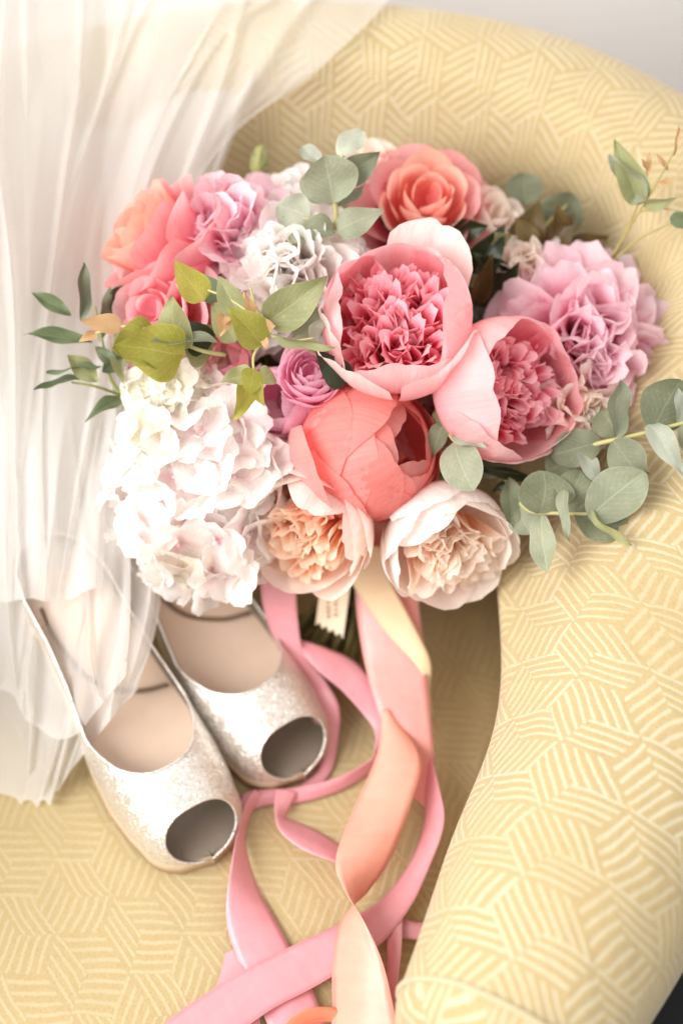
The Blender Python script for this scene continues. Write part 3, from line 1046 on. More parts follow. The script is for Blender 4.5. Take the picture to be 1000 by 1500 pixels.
# top silver eucalyptus
D = .985
s = sprig('eucalyptus_sprig', 'silver grey eucalyptus sprig at the top of the bouquet',
          [[(492, 335, .99), (491, 300, .975), (480, 262, .97), (500, 232, .975), (512, 205, .985), .0018], [(492, 330, .99), (455, 322, .98), (425, 312, .985), .0014], [(491, 322, .985), (525, 318, .98), (558, 312, .98), .0014]], M_TWIG)
leaf(s, 'round', EUC, (488, 296, .97), (474, 228, .955), 86, 12)
leaf(s, 'round', EUCL, (496, 226, .975), (531, 188, .985), 38, -20)
leaf(s, 'ovate', EUCD, (500, 262, .972), (556, 222, .972), 46, 10)
leaf(s, 'round', EUCL, (470, 240, .98), (442, 216, .99), 26, 20)
leaf(s, 'round', EUCL, (452, 318, .98), (406, 300, .975), 62, -25)
leaf(s, 'ovate', EUC, (492, 338, .98), (562, 306, .972), 48, -18)
leaf(s, 'ovate', EUC, (490, 330, .982), (418, 352, .968), 42, 25)
leaf(s, 'round', EUC, (486, 290, .985), (442, 258, .99), 48, -15)
leaf(s, 'lance', EUC, (490, 300, .98), (536, 268, .985), 18, 40)
# poppy pod
s = sprig('seed_pod_stem', 'single green seed pod standing on its stem', [[(372, 330, 1.05), (376, 292, 1.055), (379, 256, 1.06), .0019]], M_STEM)
rows = []
c0 = P(379, 258, 1.06)
ax = (P(383, 212, 1.062) - c0)
for v, w in ((0, .001), (.05, .0035), (.25, .0065), (.5, .0062), (.7, .004), (.8, .0052), (.9, .0035), (1.0, .0005)):
    rows.append([c0 + ax * v + (RIGHT * math.cos(k * math.pi / 5) + camdir(0, .2, 1) * math.sin(k * math.pi / 5)) * w * (1 + .12 * (k % 2)) for k in range(10)])
put('seed_pod', mesh_grid('seed_pod', rows, closed_v=True), plain_mat('seed_pod_green', (150, 150, 96), .7, nscale=300), s)
for k, (tx, ty) in enumerate(((368, 224), (388, 214), (394, 236))):
    leaf(s, 'lance', GRN, (379, 252, 1.057), (tx, ty, 1.055), 9, 20 * k, name='sepal')
# olive twigs at left
s = sprig('olive_twig', 'dark narrow leaved twig reaching out over the veil',
          [[(200, 590, 1.0), (165, 560, .99), (150, 500, .985), (140, 450, .985), .0015], [(180, 580, 1.0), (140, 566, .985), (105, 560, .985), .0012]], M_STEM)
for b, t, w, rl, mt in (((105, 463, .985), (46, 428, .98), 23, 10, OLIVE), ((120, 470, .985), (122, 384, .985), 24, 30, EUCD), ((135, 502, .985), (37, 488, .975), 24, 20, OLIVE),
                        ((140, 508, .985), (178, 540, .985), 20, 0, OLIVE), ((143, 560, .985), (98, 520, .978), 32, 10, GRN), ((118, 554, .985), (50, 572, .97), 15, 50, OLIVE),
                        ((190, 580, .995), (126, 612, .975), 22, 30, OLIVE), ((148, 535, .985), (68, 545, .975), 12, 50, OLIVE), ((172, 470, .99), (186, 570, .98), 24, 35, GRN),
                        ((150, 545, .985), (182, 520, .985), 24, 10, OLIVE), ((165, 440, 1.0), (178, 480, .99), 26, 20, DARK), ((190, 420, 1.0), (160, 448, 1.0), 26, 10, DARK),
                        ((148, 500, .985), (162, 420, 1.0), 20, 20, EUCD)):
    leaf(s, 'lance', mt, b, t, w, rl)
# yellow green spray, left centre
s = sprig('eucalyptus_sprig', 'yellow green spray with copper tips across the left of the bouquet',
          [[(470, 520, .96), (430, 500, .935), (395, 490, .93), (378, 460, .93), (366, 420, .935), .0016], [(395, 492, .93), (372, 520, .93), (374, 560, .925), .0012],
           [(380, 470, .93), (340, 440, .935), (305, 425, .94), .0013], [(330, 520, .96), (290, 512, .95), (240, 490, .945), (185, 478, .945), (140, 488, .95), .0015],
           [(430, 500, .935), (460, 495, .93), .001]], M_TWIG)
for kind, b, t, w, rl, mt in (('ovate', (300, 440, .94), (256, 382, .935), 50, 15, YGRN), ('heart', (257, 508, .945), (252, 432, .93), 58, -10, GRN), ('heart', (228, 505, .945), (164, 512, .93), 88, 25, YGRN),
                              ('heart', (262, 520, .94), (168, 506, .925), 92, -18, YGRN), ('ovate', (390, 472, .93), (480, 404, .915), 66, 8, GRN), ('ovate', (352, 462, .935), (318, 404, .935), 42, -15, GRN),
                              ('ovate', (384, 505, .928), (335, 450, .918), 56, 12, YGRN), ('ovate', (373, 540, .925), (362, 580, .915), 38, -10, YGRN), ('ovate', (374, 560, .925), (386, 594, .92), 24, 20, YGRN),
                              ('ovate', (370, 545, .93), (322, 562, .925), 34, 30, GRN), ('ovate', (372, 548, .935), (344, 616, .93), 40, -25, YGRN), ('lance', (318, 500, .945), (222, 502, .93), 26, 55, EUC),
                              ('lance', (400, 492, .93), (492, 508, .915), 20, 45, GRN), ('ovate', (375, 470, .93), (356, 428, .925), 22, 30, TIPO), ('ovate', (378, 474, .93), (402, 478, .92), 30, 30, TIPO),
                              ('ovate', (328, 462, .935), (324, 492, .925), 26, -20, TIPO), ('ovate', (180, 476, .945), (118, 470, .94), 32, 15, TIPO), ('ovate', (142, 488, .95), (116, 500, .945), 16, 10, TIPO),
                              ('heart', (300, 510, .955), (262, 470, .95), 52, 20, DARK), ('ovate', (310, 518, .965), (262, 486, .95), 70, 20, GRN), ('ovate', (345, 500, .95), (310, 440, .955), 46, 10, GRN),
                              ('round', (430, 495, .95), (470, 450, .945), 44, 20, EUC), ('round', (455, 500, .94), (468, 466, .935), 26, 40, EUCL), ('ovate', (400, 545, .955), (380, 560, .95), 34, 0, GRN),
                              ('ovate', (320, 440, .955), (290, 400, .96), 40, 0, OLIVE), ('lance', (352, 470, .93), (330, 476, .925), 10, 10, TIPO), ('lance', (384, 488, .93), (390, 512, .925), 12, 10, TIPO)):
    leaf(s, kind, mt, b, t, w, rl)
# dark glossy leaf by the peony
s = sprig('leaf_stem', 'dark glossy leaf tucked beside the large peony', [[(520, 590, .985), (505, 555, .97), .0014]], M_STEM)
leaf(s, 'ovate', DARK, (508, 562, .955), (462, 512, .94), 46, -12)
# eucalyptus leaves below the pink peony
s = sprig('eucalyptus_sprig', 'short eucalyptus sprig between the peonies and the cream rose', [[(640, 600, .99), (655, 632, .97), (668, 648, .955), (690, 655, .95), .0014]], M_TWIG)
leaf(s, 'round', EUC, (664, 646, .955), (690, 716, .935), 64, 15)
leaf(s, 'ovate', EUCL, (665, 636, .955), (712, 654, .935), 26, -15)
leaf(s, 'ovate', EUCD, (650, 620, .97), (632, 672, .975), 32, 20)
leaf(s, 'ovate', GRN, (640, 598, .98), (666, 632, .975), 30, 20)
leaf(s, 'lance', DARK, (690, 680, .98), (790, 700, .985), 18, 20)
leaf(s, 'lance', DARK, (760, 690, .985), (720, 720, .985), 14, 20)
leaf(s, 'ovate', EUCD, (700, 690, .985), (760, 676, .985), 30, 10)
# silver dollar branches, lower right
s = sprig('eucalyptus_branch', 'grey green eucalyptus branch with round leaves lying along the chair arm',
          [[(800, 690, 1.0), (860, 655, .97), (920, 640, .955), (990, 622, .95), (1040, 608, .95), .0020]], M_TWIG)
for kind, b, t, w, rl, mt in (('round', (902, 640, .955), (906, 556, .945), 40, 40, EUC), ('round', (898, 645, .955), (940, 700, .945), 60, 15, EUCD), ('round', (880, 648, .965), (806, 668, .97), 56, 10, EUCD),
                              ('round', (955, 632, .952), (996, 556, .945), 78, 15, EUCD), ('ovate', (950, 618, .95), (1004, 698, .935), 40, -20, EUCL), ('ovate', (850, 660, .965), (882, 718, .95), 30, -30, EUCL),
                              ('round', (995, 622, .95), (994, 570, .94), 18, 30, EUCL), ('round', (1000, 620, .95), (1046, 670, .94), 60, 10, EUC), ('round', (845, 664, .975), (800, 690, .98), 50, 10, EUCD),
                              ('round', (905, 640, .965), (880, 600, .972), 56, 10, EUCD)):
    leaf(s, kind, mt, b, t, w, rl)
s = sprig('eucalyptus_branch', 'grey green eucalyptus branch with round leaves hanging beside the cream rose',
          [[(740, 700, .985), (770, 745, .965), (820, 752, .955), (880, 752, .95), (925, 748, .95), .0018]], M_TWIG)
for kind, b, t, w, rl, mt in (('round', (790, 752, .955), (796, 690, .95), 84, 15, EUCD), ('round', (792, 754, .955), (800, 836, .935), 40, 20, EUC), ('round', (822, 752, .955), (852, 690, .955), 60, 10, EUCD),
                              ('ovate', (824, 716, .945), (830, 792, .935), 22, 30, EUC), ('round', (862, 758, .95), (944, 690, .935), 76, 8, EUC), ('round', (840, 752, .953), (916, 774, .955), 62, -10, EUCD),
                              ('lance', (862, 748, .948), (920, 802, .93), 20, 55, GRN), ('round', (748, 768, .97), (746, 700, .965), 34, 20, EUCD), ('round', (756, 740, .97), (776, 782, .965), 46, 10, EUC),
                              ('round', (930, 720, .965), (948, 752, .97), 30, 10, OLIVE), ('round', (905, 690, .97), (960, 705, .97), 24, 10, OLIVE)):
    leaf(s, kind, mt, b, t, w, rl)
# upper right sprig with reddish tips
s = sprig('eucalyptus_sprig', 'thin stemmed eucalyptus sprig with reddish tips against the chair back',
          [[(880, 400, 1.03), (905, 360, 1.02), (935, 310, 1.0), (960, 270, .99), (990, 215, .985), .0011], [(895, 385, 1.03), (920, 330, 1.01), (945, 270, .995), (947, 230, .99), .0011],
           [(890, 390, 1.03), (935, 350, 1.01), (1000, 318, .99), (1030, 300, .985), .0010], [(935, 310, 1.0), (965, 305, .995), (1010, 312, .99), .0009]], M_REDTWIG)
for kind, b, t, w, rl, mt in (('ovate', (938, 300, 1.0), (900, 204, .985), 46, 10, GRN), ('ovate', (945, 292, .998), (892, 225, .99), 40, -30, EUC), ('ovate', (940, 300, .998), (990, 292, .985), 24, 30, GRN),
                              ('ovate', (980, 318, .99), (1030, 332, .985), 26, 20, OLIVE), ('lance', (946, 262, .99), (952, 222, .985), 9, 20, TIPO), ('lance', (978, 250, .99), (962, 226, .985), 8, 20, TIPO),
                              ('lance', (985, 230, .985), (994, 180, .98), 6, 20, TIPO), ('lance', (960, 270, .99), (985, 262, .985), 9, 20, TIPO), ('lance', (950, 250, .99), (938, 232, .985), 8, 10, TIPO)):
    leaf(s, kind, mt, b, t, w, rl)
# dark bronze foliage, upper right, and added leaves that darken the gaps between the flowers
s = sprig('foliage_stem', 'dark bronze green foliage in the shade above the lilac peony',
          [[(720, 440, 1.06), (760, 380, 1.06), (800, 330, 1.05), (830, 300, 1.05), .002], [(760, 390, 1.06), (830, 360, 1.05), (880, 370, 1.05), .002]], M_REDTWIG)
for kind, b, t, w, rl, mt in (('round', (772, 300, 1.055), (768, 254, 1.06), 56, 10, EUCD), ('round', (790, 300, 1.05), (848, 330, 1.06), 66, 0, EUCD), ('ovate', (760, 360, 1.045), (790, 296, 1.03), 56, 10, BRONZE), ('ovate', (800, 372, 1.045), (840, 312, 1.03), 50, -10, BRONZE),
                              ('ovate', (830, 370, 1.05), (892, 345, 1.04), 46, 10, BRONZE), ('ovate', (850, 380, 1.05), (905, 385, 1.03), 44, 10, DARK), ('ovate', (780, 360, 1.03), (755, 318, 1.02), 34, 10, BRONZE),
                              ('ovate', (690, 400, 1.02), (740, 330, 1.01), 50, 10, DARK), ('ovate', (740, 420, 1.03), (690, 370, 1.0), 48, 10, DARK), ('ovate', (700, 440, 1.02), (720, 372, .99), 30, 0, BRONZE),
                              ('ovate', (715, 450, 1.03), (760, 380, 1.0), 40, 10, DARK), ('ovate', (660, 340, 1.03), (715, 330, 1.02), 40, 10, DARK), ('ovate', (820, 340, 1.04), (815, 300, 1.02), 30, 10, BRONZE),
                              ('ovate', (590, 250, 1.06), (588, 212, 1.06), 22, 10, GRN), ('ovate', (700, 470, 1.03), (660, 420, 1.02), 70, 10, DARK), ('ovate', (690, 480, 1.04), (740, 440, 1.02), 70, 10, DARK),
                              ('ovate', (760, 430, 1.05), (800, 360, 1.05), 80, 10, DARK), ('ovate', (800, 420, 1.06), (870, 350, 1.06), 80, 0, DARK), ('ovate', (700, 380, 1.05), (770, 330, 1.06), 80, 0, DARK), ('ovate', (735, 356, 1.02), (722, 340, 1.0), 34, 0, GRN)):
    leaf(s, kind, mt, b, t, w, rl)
s = sprig('foliage_stem', 'deep green leaves added behind the flowers to darken the gaps between them',
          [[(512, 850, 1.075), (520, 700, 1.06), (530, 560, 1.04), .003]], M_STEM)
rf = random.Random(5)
for k in range(58):  # added dark leaves, keep light from leaking through the bouquet
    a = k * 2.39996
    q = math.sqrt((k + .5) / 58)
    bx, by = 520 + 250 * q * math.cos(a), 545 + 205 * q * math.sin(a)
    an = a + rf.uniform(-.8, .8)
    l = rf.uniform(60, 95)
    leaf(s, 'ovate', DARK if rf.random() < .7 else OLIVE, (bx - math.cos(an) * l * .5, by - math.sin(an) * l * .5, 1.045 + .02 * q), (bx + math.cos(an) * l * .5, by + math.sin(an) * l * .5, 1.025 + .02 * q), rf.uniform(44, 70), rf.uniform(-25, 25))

# ------------------------------------------------------------------ ribbons
PINK = satin_mat('pink_satin', (233, 152, 160), (239, 170, 177))
DUSTY = satin_mat('dusty_pink_satin', (226, 150, 156), (234, 166, 170))
PEACHR = satin_mat('peach_satin', (250, 162, 138), (250, 182, 162))
CORALR = satin_mat('salmon_satin', (244, 164, 156), (248, 178, 170))
CREAMR = satin_mat('cream_satin', (244, 218, 172), (248, 226, 190))


def ribbon(label, mat, edges, name='ribbon', n=14, bulge=.002, group=None):
    """edges: (xl, yl, hl, xr, yr, hr) photo pixels and heights above the seat of the two selvedges"""
    pts = [list(S(a, b, c)) + list(S(d, e_, f)) for a, b, c, d, e_, f in edges]
    rows, uvs, s = [], [], 0.
    prev = None
    for k, q in enumerate(catmull(pts, n)):
        A, B = Vector(q[:3]), Vector(q[3:])
        if prev is not None:
            s += (A + B - prev).length / 2
        prev = A + B
        row, uvr = [], []
        W = (B - A).length
        for j in range(9):
            f = j / 8
            p = A.lerp(B, f)
            p += Vector((0, 0, 1)) * (bulge * math.sin(math.pi * f) + .0008 * mnoise.noise(Vector((s * 30, f * 2, 1.7))))
            p.z = max(p.z, SEAT + .0042)
            row.append(p); uvr.append((f, s / .04))
        rows.append(row); uvs.append(uvr)
    o = put(name, mesh_grid(name, rows, uvs), mat)
    m = o.modifiers.new('thickness', 'SOLIDIFY')
    m.thickness = .00025
    tag(o, label, 'ribbon', group)
    return o


H = .006
ribbon('wide salmon satin ribbon hanging straight from under the coral peony', CORALR, [
    (535, 750, .130, 612, 760, .125), (520, 850, .085, 612, 870, .085), (532, 960, .055, 622, 960, .060), (560, 1060, .045, 634, 1080, .040), (588, 1120, .030, 636, 1130, .022), (600, 1165, .012, 628, 1190, .010)])
ribbon('wide peach satin ribbon twisting down to the front of the seat', PEACHR, [
    (560, 1040, .050, 575, 1046, .044), (552, 1105, .040, 616, 1108, .044), (520, 1180, .032, 604, 1170, .042), (492, 1256, .040, 576, 1250, .030), (502, 1300, .046, 540, 1304, .022), (534, 1352, .046, 500, 1346, .018), (560, 1410, .042, 487, 1405, .014), (577, 1480, .036, 486, 1480, .010), (596, 1580, .030, 484, 1580, .008)], bulge=.004)
ribbon('cream yellow satin ribbon crossing over the salmon ribbon', CREAMR, [
    (492, 800, .120, 560, 800, .125), (512, 850, .100, 572, 850, .104), (560, 920, .075, 604, 912, .080), (604, 968, .062, 630, 968, .062), (622, 1000, .050, 630, 1012, .040), (616, 1040, .034, 634, 1050, .020)])
ribbon('pink satin ribbon falling behind the upper shoe toe', PINK, [
    (378, 830, .110, 432, 830, .110), (388, 900, .075, 436, 905, .080), (412, 960, .050, 446, 958, .056), (432, 1000, .034, 478, 1000, .040), (456, 1050, .022, 497, 1040, .030), (468, 1085, .012, 494, 1090, .012), (466, 1125, H, 484, 1132, H), (440, 1150, H, 452, 1170, H)])
ribbon('thin pink satin ribbon curling into a loop beside the upper shoe', PINK, [
    (436, 935, .060, 446, 962, .056), (480, 950, .056, 468, 985, .052), (528, 976, .046, 505, 1016, .040), (580, 1046, .030, 546, 1066, .028), (576, 1096, .018, 548, 1098, .030), (548, 1130, H, 540, 1114, .020), (500, 1158, H, 496, 1138, .016), (440, 1176, H, 438, 1152, .014), (392, 1180, H, 390, 1156, .012), (364, 1190, H, 360, 1160, .010), (352, 1206, H, 346, 1176, .006)])
ribbon('pink satin ribbon standing on edge below the silver shoes', PINK, [
    (372, 1156, .014, 388, 1168, .008), (358, 1182, .020, 370, 1190, H), (346, 1226, .024, 360, 1234, H), (334, 1296, .022, 376, 1296, H), (332, 1350, .014, 402, 1345, H), (346, 1400, .008, 425, 1388, H), (370, 1450, H, 452, 1436, H), (400, 1520, H, 480, 1510, H)])
ribbon('short pink satin ribbon end twisting toward the peach ribbon', PINK, [
    (404, 1156, .016, 436, 1162, .012), (402, 1186, .016, 420, 1194, .008), (410, 1218, .018, 426, 1200, H), (446, 1246, .018, 462, 1216, H), (492, 1264, .016, 498, 1238, H), (540, 1290, H, 540, 1260, H)])
ribbon('pale pink satin ribbon bowed out beside the chair arm', PINK, [
    (612, 1100, .018, 630, 1104, .030), (622, 1160, .016, 642, 1150, .030), (618, 1216, .014, 650, 1206, .026), (596, 1270, .012, 628, 1272, .020), (560, 1316, .010, 600, 1330, .016), (520, 1342, .010, 556, 1384, .012), (440, 1380, .012, 470, 1440, .012), (360, 1420, .012, 390, 1484, .012), (280, 1470, .012, 310, 1544, .012), (200, 1530, .012, 240, 1610, .012)])
ribbon('dusty pink satin ribbon lying under the peach ribbon end', DUSTY, [
    (560, 1330, .008, 590, 1330, .012), (566, 1400, .008, 588, 1390, .016), (560, 1460, .008, 582, 1460, .016), (540, 1560, .008, 590, 1560, .014)])
ribbon('dusty pink satin ribbon flat on the seat beside the arm', DUSTY, [
    (560, 1370, H, 566, 1330, H), (600, 1376, H, 606, 1350, H), (640, 1380, H, 640, 1350, H)])
ribbon('small coral satin curl at the front of the seat', satin_mat('coral_satin', (244, 140, 104)), [
    (404, 1530, .010, 440, 1530, .008), (420, 1496, .016, 446, 1508, .008), (450, 1478, .018, 462, 1500, .008), (486, 1476, .014, 490, 1498, .008), (520, 1490, .010, 520, 1510, H)])
ribbon('pink satin ribbon tail lying under the diagonal pink band', PINK, [
    (330, 1396, H, 350, 1388, H), (322, 1430, H, 372, 1420, H), (300, 1490, H, 380, 1490, H), (300, 1560, H, 390, 1560, H)])

# tag with a few lines of print
tg = empty('paper_tag', Matrix.Translation(S(480, 930, .05)))
a, b, c_, d_ = P(470, 850, 1.05), P(514, 850, 1.05), P(502, 936, 1.055), P(462, 916, 1.055)
N = 8
verts = [a, b]
for k in range(N + 1):
    f = k / N
    verts.append(c_.lerp(d_, f) + (b - c_).normalized() * (.0035 if k % 2 else 0))
up = (CAM - a).normalized() * .0006
nn = len(verts)
allv = verts + [v - up for v in verts]
faces = [tuple(range(nn))[::-1], tuple(range(nn, 2 * nn))] + [(i, (i + 1) % nn, (i + 1) % nn + nn, i + nn) for i in range(nn)]
put('card', mesh_raw('card', allv, faces, False), plain_mat('cream_card', (246, 226, 198), .85, nscale=300, namt=.04), tg)
mk = plain_mat('faded_print', (186, 158, 134), .8)
rt = random.Random(3)
for row in range(2):
    yy = 864
    while yy < 906:
        ln = rt.choice((2.5, 3.5, 5.0))
        x0 = 478 + row * 11 + rt.uniform(-.6, .6)
        dd = 1.0494 + .00006 * (yy - 850)
        q = [P(x0, yy, dd), P(x0 + rt.uniform(3, 5.5), yy + .4, dd), P(x0 + rt.uniform(3, 5.5), yy + ln, dd), P(x0 + .3, yy + ln, dd)]
        put('print_mark', mesh_raw('print_mark', q, [(0, 1, 2, 3)], False), mk, tg)
        yy += ln + rt.uniform(1.2, 3.5)
tag(tg, 'small cream paper tag with faded print behind the ribbons', 'tag')

# ------------------------------------------------------------------ shoes
GLIT = glitter_mat()
INSOLE = plain_mat('nude_leather_insole', (240, 212, 188), .55, nscale=120, namt=.04)
LINING = plain_mat('grey_satin_lining', (128, 114, 100), .4, nscale=200, namt=.08, spec=.5)
OUTS = plain_mat('tan_outsole', (196, 170, 140), .6)
STRAP = plain_mat('taupe_strap', (128, 104, 86), .5)
KW = [(.032 * (1 - math.cos(math.pi / 2 * k / 16)), .0385 * math.sin(math.pi / 2 * k / 16)) for k in range(17)] + [(.045, .0415), (.07, .0440), (.1, .0425), (.14, .036), (.17, .0335), (.2, .0335), (.225, .029), (.24, .019), (.248, .004)]
KH = [(0, .012), (.05, .012), (.075, .014), (.1, .022), (.14, .046), (.18, .070), (.21, .080), (.248, .084)]
KA = [(0, .024), (.02, .038), (.045, .049), (.08, .056), (.14, .060), (.2, .058), (.248, .058)]


def lut(tab, x):
    for (a, fa), (b, fb) in zip(tab, tab[1:]):
        if x <= b:
            t = max(0, (x - a) / (b - a))
            t = min(1.0, t)
            return fa + (fb - fa) * t
    return tab[-1][1]


def shoe(name, label, toe, heel):
    t3, h3 = Vector(toe), Vector(heel)
    x = (h3 - t3); x.z = 0; x.normalize()
    y = Vector((0, 0, 1)).cross(x)
    M = Matrix.Translation(t3) @ Matrix((x, y, Vector((0, 0, 1)))).transposed().to_4x4()
    root = empty(name, M)
    tag(root, label, 'shoe', 'pair of silver shoes on the seat')
    THR = .053

    def pt(t, ang, ins=0.):
        w, zs, Hh = lut(KW, t) - ins, lut(KH, t), lut(KA, t) - ins
        s_, c = math.sin(ang), math.cos(ang)
        return (t, w * math.copysign(abs(s_) ** .75, s_), zs + Hh * max(0, c) ** .85)

    def opening(t):
        if t <= THR:
            return 0.0
        q = min(1, (t - THR) / .055)
        return rad(64) * q ** .5 * (1 + .08 * max(0, (t - .15) / .1))
    ts = sorted(set([THR * k / 24 for k in range(0, 25)] + [THR + .055 * (k / 16) ** 2 for k in range(17)] + [THR + .055 + (.248 - THR - .055) * k / 18 for k in range(19)]))
    for ins, mt, nm in ((0., GLIT, 'upper'), (.0016, LINING, 'lining')):
        verts, faces = [], []
        for side in (-1, 1):
            rows = []
            for t in ts:
                op = opening(t)
                row = []
                for j in range(19):
                    ang = op + (math.pi / 2 - op) * j / 18
                    tt = t
                    cut = .0235 * math.cos(ang)
                    if t < THR:
                        tt = cut + t * (THR - cut) / THR
                    row.append(pt(tt, side * ang, ins))
                rows.append(row)
            b0 = len(verts)
            for rw in rows:
                verts += rw
            for i in range(len(rows) - 1):
                for j in range(18):
                    q = (b0 + i * 19 + j, b0 + i * 19 + j + 1, b0 + (i + 1) * 19 + j + 1, b0 + (i + 1) * 19 + j)
                    faces.append(q if side < 0 else q[::-1])
        put(nm, mesh_raw(nm, verts, faces), mt, root, M)
    # rims round the toe opening and the throat
    rim = [pt(.0235 * max(0, math.cos(rad(a))), rad(a)) for a in range(-90, 91, 3)]
    rim = [(-.0004, 0, lut(KH, 0) - .006)] + rim + [(-.0004, 0, lut(KH, 0) - .006)]
    put('toe_rim', tube_mesh('toe_rim', [M @ Vector(p) for p in rim], .0011, sides=6, n=1), GLIT, root)
    th = [pt(t, -opening(t)) for t in reversed(ts) if t >= THR] + [pt(t, opening(t)) for t in ts if t > THR]
    put('throat_rim', tube_mesh('throat_rim', [M @ Vector(p) for p in th], .0011, sides=6, n=1), GLIT, root)
    tt = [.045 + .203 * k / 40 for k in range(41)]
    put('toe_bed', mesh_grid('toe_bed', [[(.048 * k / 8, f * (lut(KW, .048 * k / 8) - .0018), lut(KH, .048 * k / 8) + .003) for f in (-1, -.5, 0, .5, 1)] for k in range(9)]), LINING, root, M)
    rows = [[(t, f * (lut(KW, t) - .0018), lut(KH, t) + .004 + .002 * f * f) for f in (-1, -.6, -.2, .2, .6, 1)] for t in tt]
    put('insole', mesh_grid('insole', rows), INSOLE, root, M)
    tt = [.248 * k / 40 for k in range(41)]
    rows = []
    for t in tt:
        w, z = lut(KW, t) + (.0005 if t > 0 else 0), lut(KH, t)
        thk = .011 if t < .085 else .0045
        thk = .0045 + (.011 - .0045) * max(0, min(1, (.115 - t) / .04))
        rows.append([(t, -w, z + .002), (t, -w, z - thk), (t, w, z - thk), (t, w, z + .002)])
    put('sole', mesh_grid('sole', rows, closed_v=True), OUTS, root, M)
    rows = []
    for f, rr in ((0, .026), (.25, .016), (.6, .009), (.93, .007), (1., .008), (1., .001)):
        z = .078 * (1 - f)
        rows.append([(.222 - .008 * f + rr * math.cos(k * math.pi / 6), rr * math.sin(k * math.pi / 6), z) for k in range(12)])
    put('heel', mesh_grid('heel', rows, closed_v=True), GLIT, root, M)
    sp = [(.120, -.034, lut(KH, .12) + .012), (.128, -.012, lut(KH, .128) + .0075), (.145, .012, lut(KH, .145) + .0075), (.175, .022, lut(KH, .175) + .010), (.2, .022, lut(KH, .2) + .014)]
    put('strap', tube_mesh('strap', [M @ Vector(p) for p in sp], .0016, sides=6, n=8), STRAP, root)
    return root


tr_, tl_ = S(446, 1150, .0), S(314, 1272, .0)
shoe('peep_toe_shoe', 'silver glitter peep toe shoe nearer the bouquet, pink ribbon behind its toe', tr_ + Vector((0, 0, .0055)), tr_ + Vector((-.58, .815, 0)))
shoe('peep_toe_shoe', 'silver glitter peep toe shoe farther from the bouquet, veil over its side', tl_ + Vector((0, 0, .0055)), tl_ + Vector((-.54, .84, 0)))

# ------------------------------------------------------------------ veil: layers of sheer tulle draped over chair back, seat and shoes
bpy.context.view_layer.update()
dg = bpy.context.evaluated_depsgraph_get()
T1, T2 = tulle_mat(.70), tulle_mat(.46)
veil = empty('veil', Matrix.Translation(S(60, 1000)))
tag(veil, 'sheer ivory tulle veil draped over the chair back and the shoe heels', 'veil')


def bicubic(ctrl, nu, nv):
    rows = [catmull(r, nu) for r in ctrl]
    cols = list(zip(*rows))
    out = [catmull(list(c), nv) for c in cols]
    return [list(r) for r in zip(*out)]


def tulle(ctrl, mat, folds, seed, amp=.006, nu=52, nv=22):
    """ctrl rows of (x, y, depth)"""
    rr = random.Random(seed)
    # the top edge falls over the chair back and hangs down behind it
    ctrl = [[(c[0], -50, 1.40) for c in ctrl[0]], [(c[0], -105, 1.27) for c in ctrl[0]]] + ctrl
    g = bicubic([[np.array(c, dtype=float) for c in row] for row in ctrl], nu, nv)
    nvv, nuu = len(g), len(g[0])
    ph = [rr.uniform(0, 6.28) for _ in range(6)]
    creases = [(rr.uniform(-.1, 1.1), rr.uniform(-.7, .7), rr.uniform(0, 1), rr.uniform(.010, .022), rr.uniform(.9, 2.0)) for _ in range(9)]
    rows, uvs = [], []
    for i, row in enumerate(g):
        t = i / (nvv - 1)
        out, uo = [], []
        for j, (x, y, d) in enumerate(row):
            s = j / (nuu - 1)
            sw = s + .06 * math.sin(3.1 * t + ph[0]) + .10 * mnoise.noise(Vector((s * 2.2 + seed, t * 1.6, seed * .37)))
            z = 0.0
            for q, (f, a, dr) in enumerate(folds):
                w = .5 + .9 * abs(mnoise.noise(Vector((s * 2 + q * 5, t * 2.0 + q, seed))))
                c = 1 - 2.6 * abs(mnoise.noise(Vector((f * 1.5 * (sw + dr * t) + q * 7.3, t * 1.1 + q * 3.1, seed * 1.3))))
                z += a * w * c
            for q, (s0, kk, t0, wd, hh) in enumerate(creases):
                dd = (s - s0 - kk * (t - t0) - .05 * mnoise.noise(Vector((t * 3, q * 2.7, seed)))) / wd
                if abs(dd) < 3:
                    z -= hh * math.exp(-dd * dd) * max(0, .35 + mnoise.noise(Vector((t * 2.2 + q, q * 1.9, seed * .5))))
            z += .9 * mnoise.noise(Vector((s * 9 + seed, t * 5, 2.2))) * .35
            side = math.cos(2 * math.pi * folds[0][0] * (sw + folds[0][2] * t) + ph[0])
            if x < 150 and y < 620:
                d -= .085 * min(1, (150 - x) / 220) * min(1, (620 - y) / 260)
            p = P(x + 5 * side * folds[0][1], y + 7 * mnoise.noise(Vector((s * 6, t * 6, seed))), d + amp * z)
            p.z = max(p.z, SEAT + .006 + .0015 * (1 + z))
            out.append(p)
            uo.append((s * .6, t))
        rows.append(out); uvs.append(uo)
    put('tulle_layer', mesh_grid('tulle_layer', rows, uvs), mat, veil)


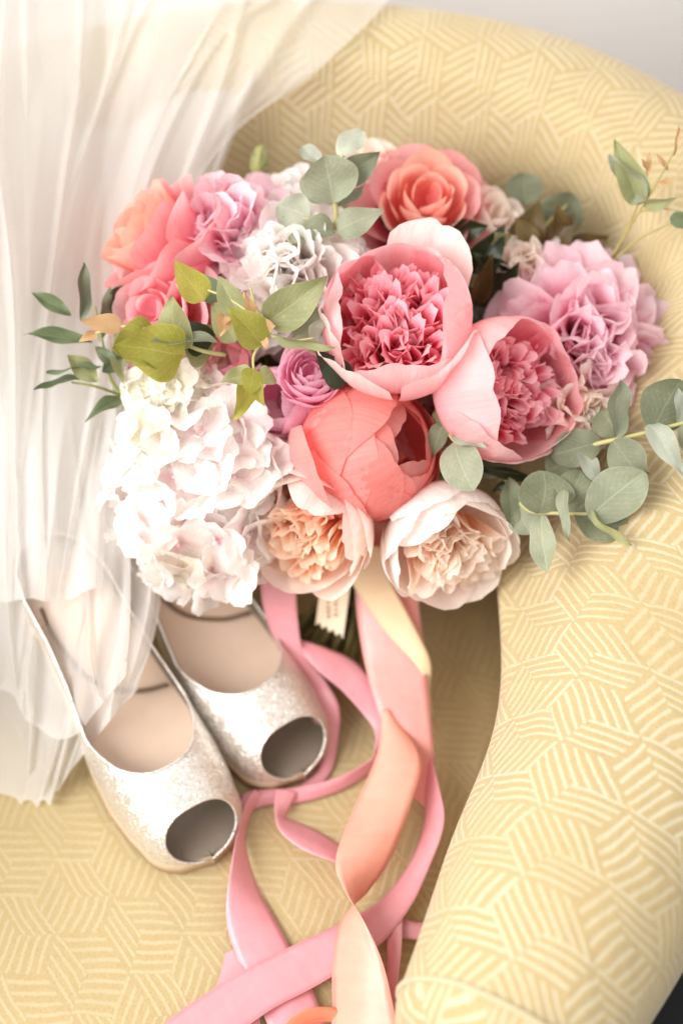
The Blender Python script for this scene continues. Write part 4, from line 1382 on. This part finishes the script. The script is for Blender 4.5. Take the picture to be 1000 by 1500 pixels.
# large back layer hanging over the chair back
tulle([[(-160, -120, 1.16), (0, -120, 1.16), (180, -120, 1.15), (330, -120, 1.15), (470, -120, 1.15), (600, -120, 1.15)],
       [(-160, 60, 1.10), (0, 60, 1.09), (150, 60, 1.085), (270, 60, 1.08), (350, 60, 1.08), (405, 60, 1.08)],
       [(-160, 230, 1.08), (0, 230, 1.07), (120, 230, 1.07), (220, 240, 1.07), (290, 240, 1.075), (330, 235, 1.075)],
       [(-160, 420, 1.07), (0, 420, 1.06), (90, 420, 1.055), (170, 420, 1.055), (230, 420, 1.06), (270, 420, 1.065)],
       [(-160, 640, 1.06), (0, 640, 1.05), (80, 640, 1.045), (140, 640, 1.045), (190, 640, 1.05), (230, 640, 1.055)],
       [(-160, 850, 1.06), (0, 850, 1.05), (80, 850, 1.04), (140, 850, 1.035), (190, 850, 1.035), (240, 850, 1.03)],
       [(-160, 1040, 1.07), (0, 1040, 1.06), (60, 1030, 1.04), (120, 1020, 1.02), (165, 985, 1.01), (228, 925, 1.01)],
       [(-160, 1200, 1.06), (0, 1192, 1.045), (40, 1194, 1.035), (80, 1168, 1.025), (118, 1116, 1.01), (200, 1010, 1.0)]], T1,
      [(1.5, 1.0, .8), (3.1, .5, -.7)], 3, .016)
# front layer with the straight inner edge
tulle([[(-160, -120, 1.12), (0, -120, 1.12), (120, -120, 1.11), (230, -120, 1.11), (400, -120, 1.11)],
       [(-160, 60, 1.06), (0, 60, 1.055), (100, 60, 1.05), (190, 60, 1.05), (300, 60, 1.05)],
       [(-160, 260, 1.05), (0, 260, 1.04), (70, 260, 1.035), (140, 260, 1.035), (205, 260, 1.04)],
       [(-160, 480, 1.04), (0, 480, 1.03), (60, 480, 1.025), (110, 480, 1.025), (172, 480, 1.03)],
       [(-160, 700, 1.04), (0, 700, 1.03), (60, 700, 1.02), (120, 700, 1.02), (182, 700, 1.02)],
       [(-160, 860, 1.045), (0, 870, 1.035), (60, 870, 1.02), (125, 870, 1.01), (188, 860, 1.00)],
       [(-160, 960, 1.05), (0, 975, 1.04), (50, 985, 1.02), (110, 975, 1.00), (190, 950, .985)],
       [(-160, 1000, 1.055), (0, 1008, 1.04), (50, 1060, 1.025), (100, 1080, 1.005), (190, 990, .985)]], T2,
      [(1.8, 1.0, -.8), (3.6, .5, .6)], 8, .013)
# third loose layer, upper left with the free corner
tulle([[(-120, -120, 1.10), (60, -120, 1.10), (200, -120, 1.10), (340, -120, 1.10), (520, -120, 1.11), (640, -120, 1.12)],
       [(-120, -20, 1.07), (40, -20, 1.07), (160, -20, 1.07), (290, -20, 1.07), (420, -10, 1.07), (570, 0, 1.08)],
       [(-120, 110, 1.045), (20, 110, 1.045), (130, 120, 1.045), (240, 110, 1.045), (345, 70, 1.05), (470, 92, 1.05)],
       [(-120, 330, 1.035), (-10, 330, 1.03), (80, 330, 1.03), (160, 330, 1.03), (240, 290, 1.04), (300, 250, 1.05)],
       [(-120, 620, 1.03), (-20, 620, 1.02), (50, 620, 1.015), (110, 620, 1.02), (150, 600, 1.03), (178, 590, 1.04)],
       [(-120, 880, 1.04), (-10, 880, 1.025), (40, 880, 1.01), (80, 880, 1.0), (120, 870, 1.0), (150, 860, 1.0)]], T2,
      [(1.9, 1.0, 1.0), (4.0, .5, -.6)], 15, .013)
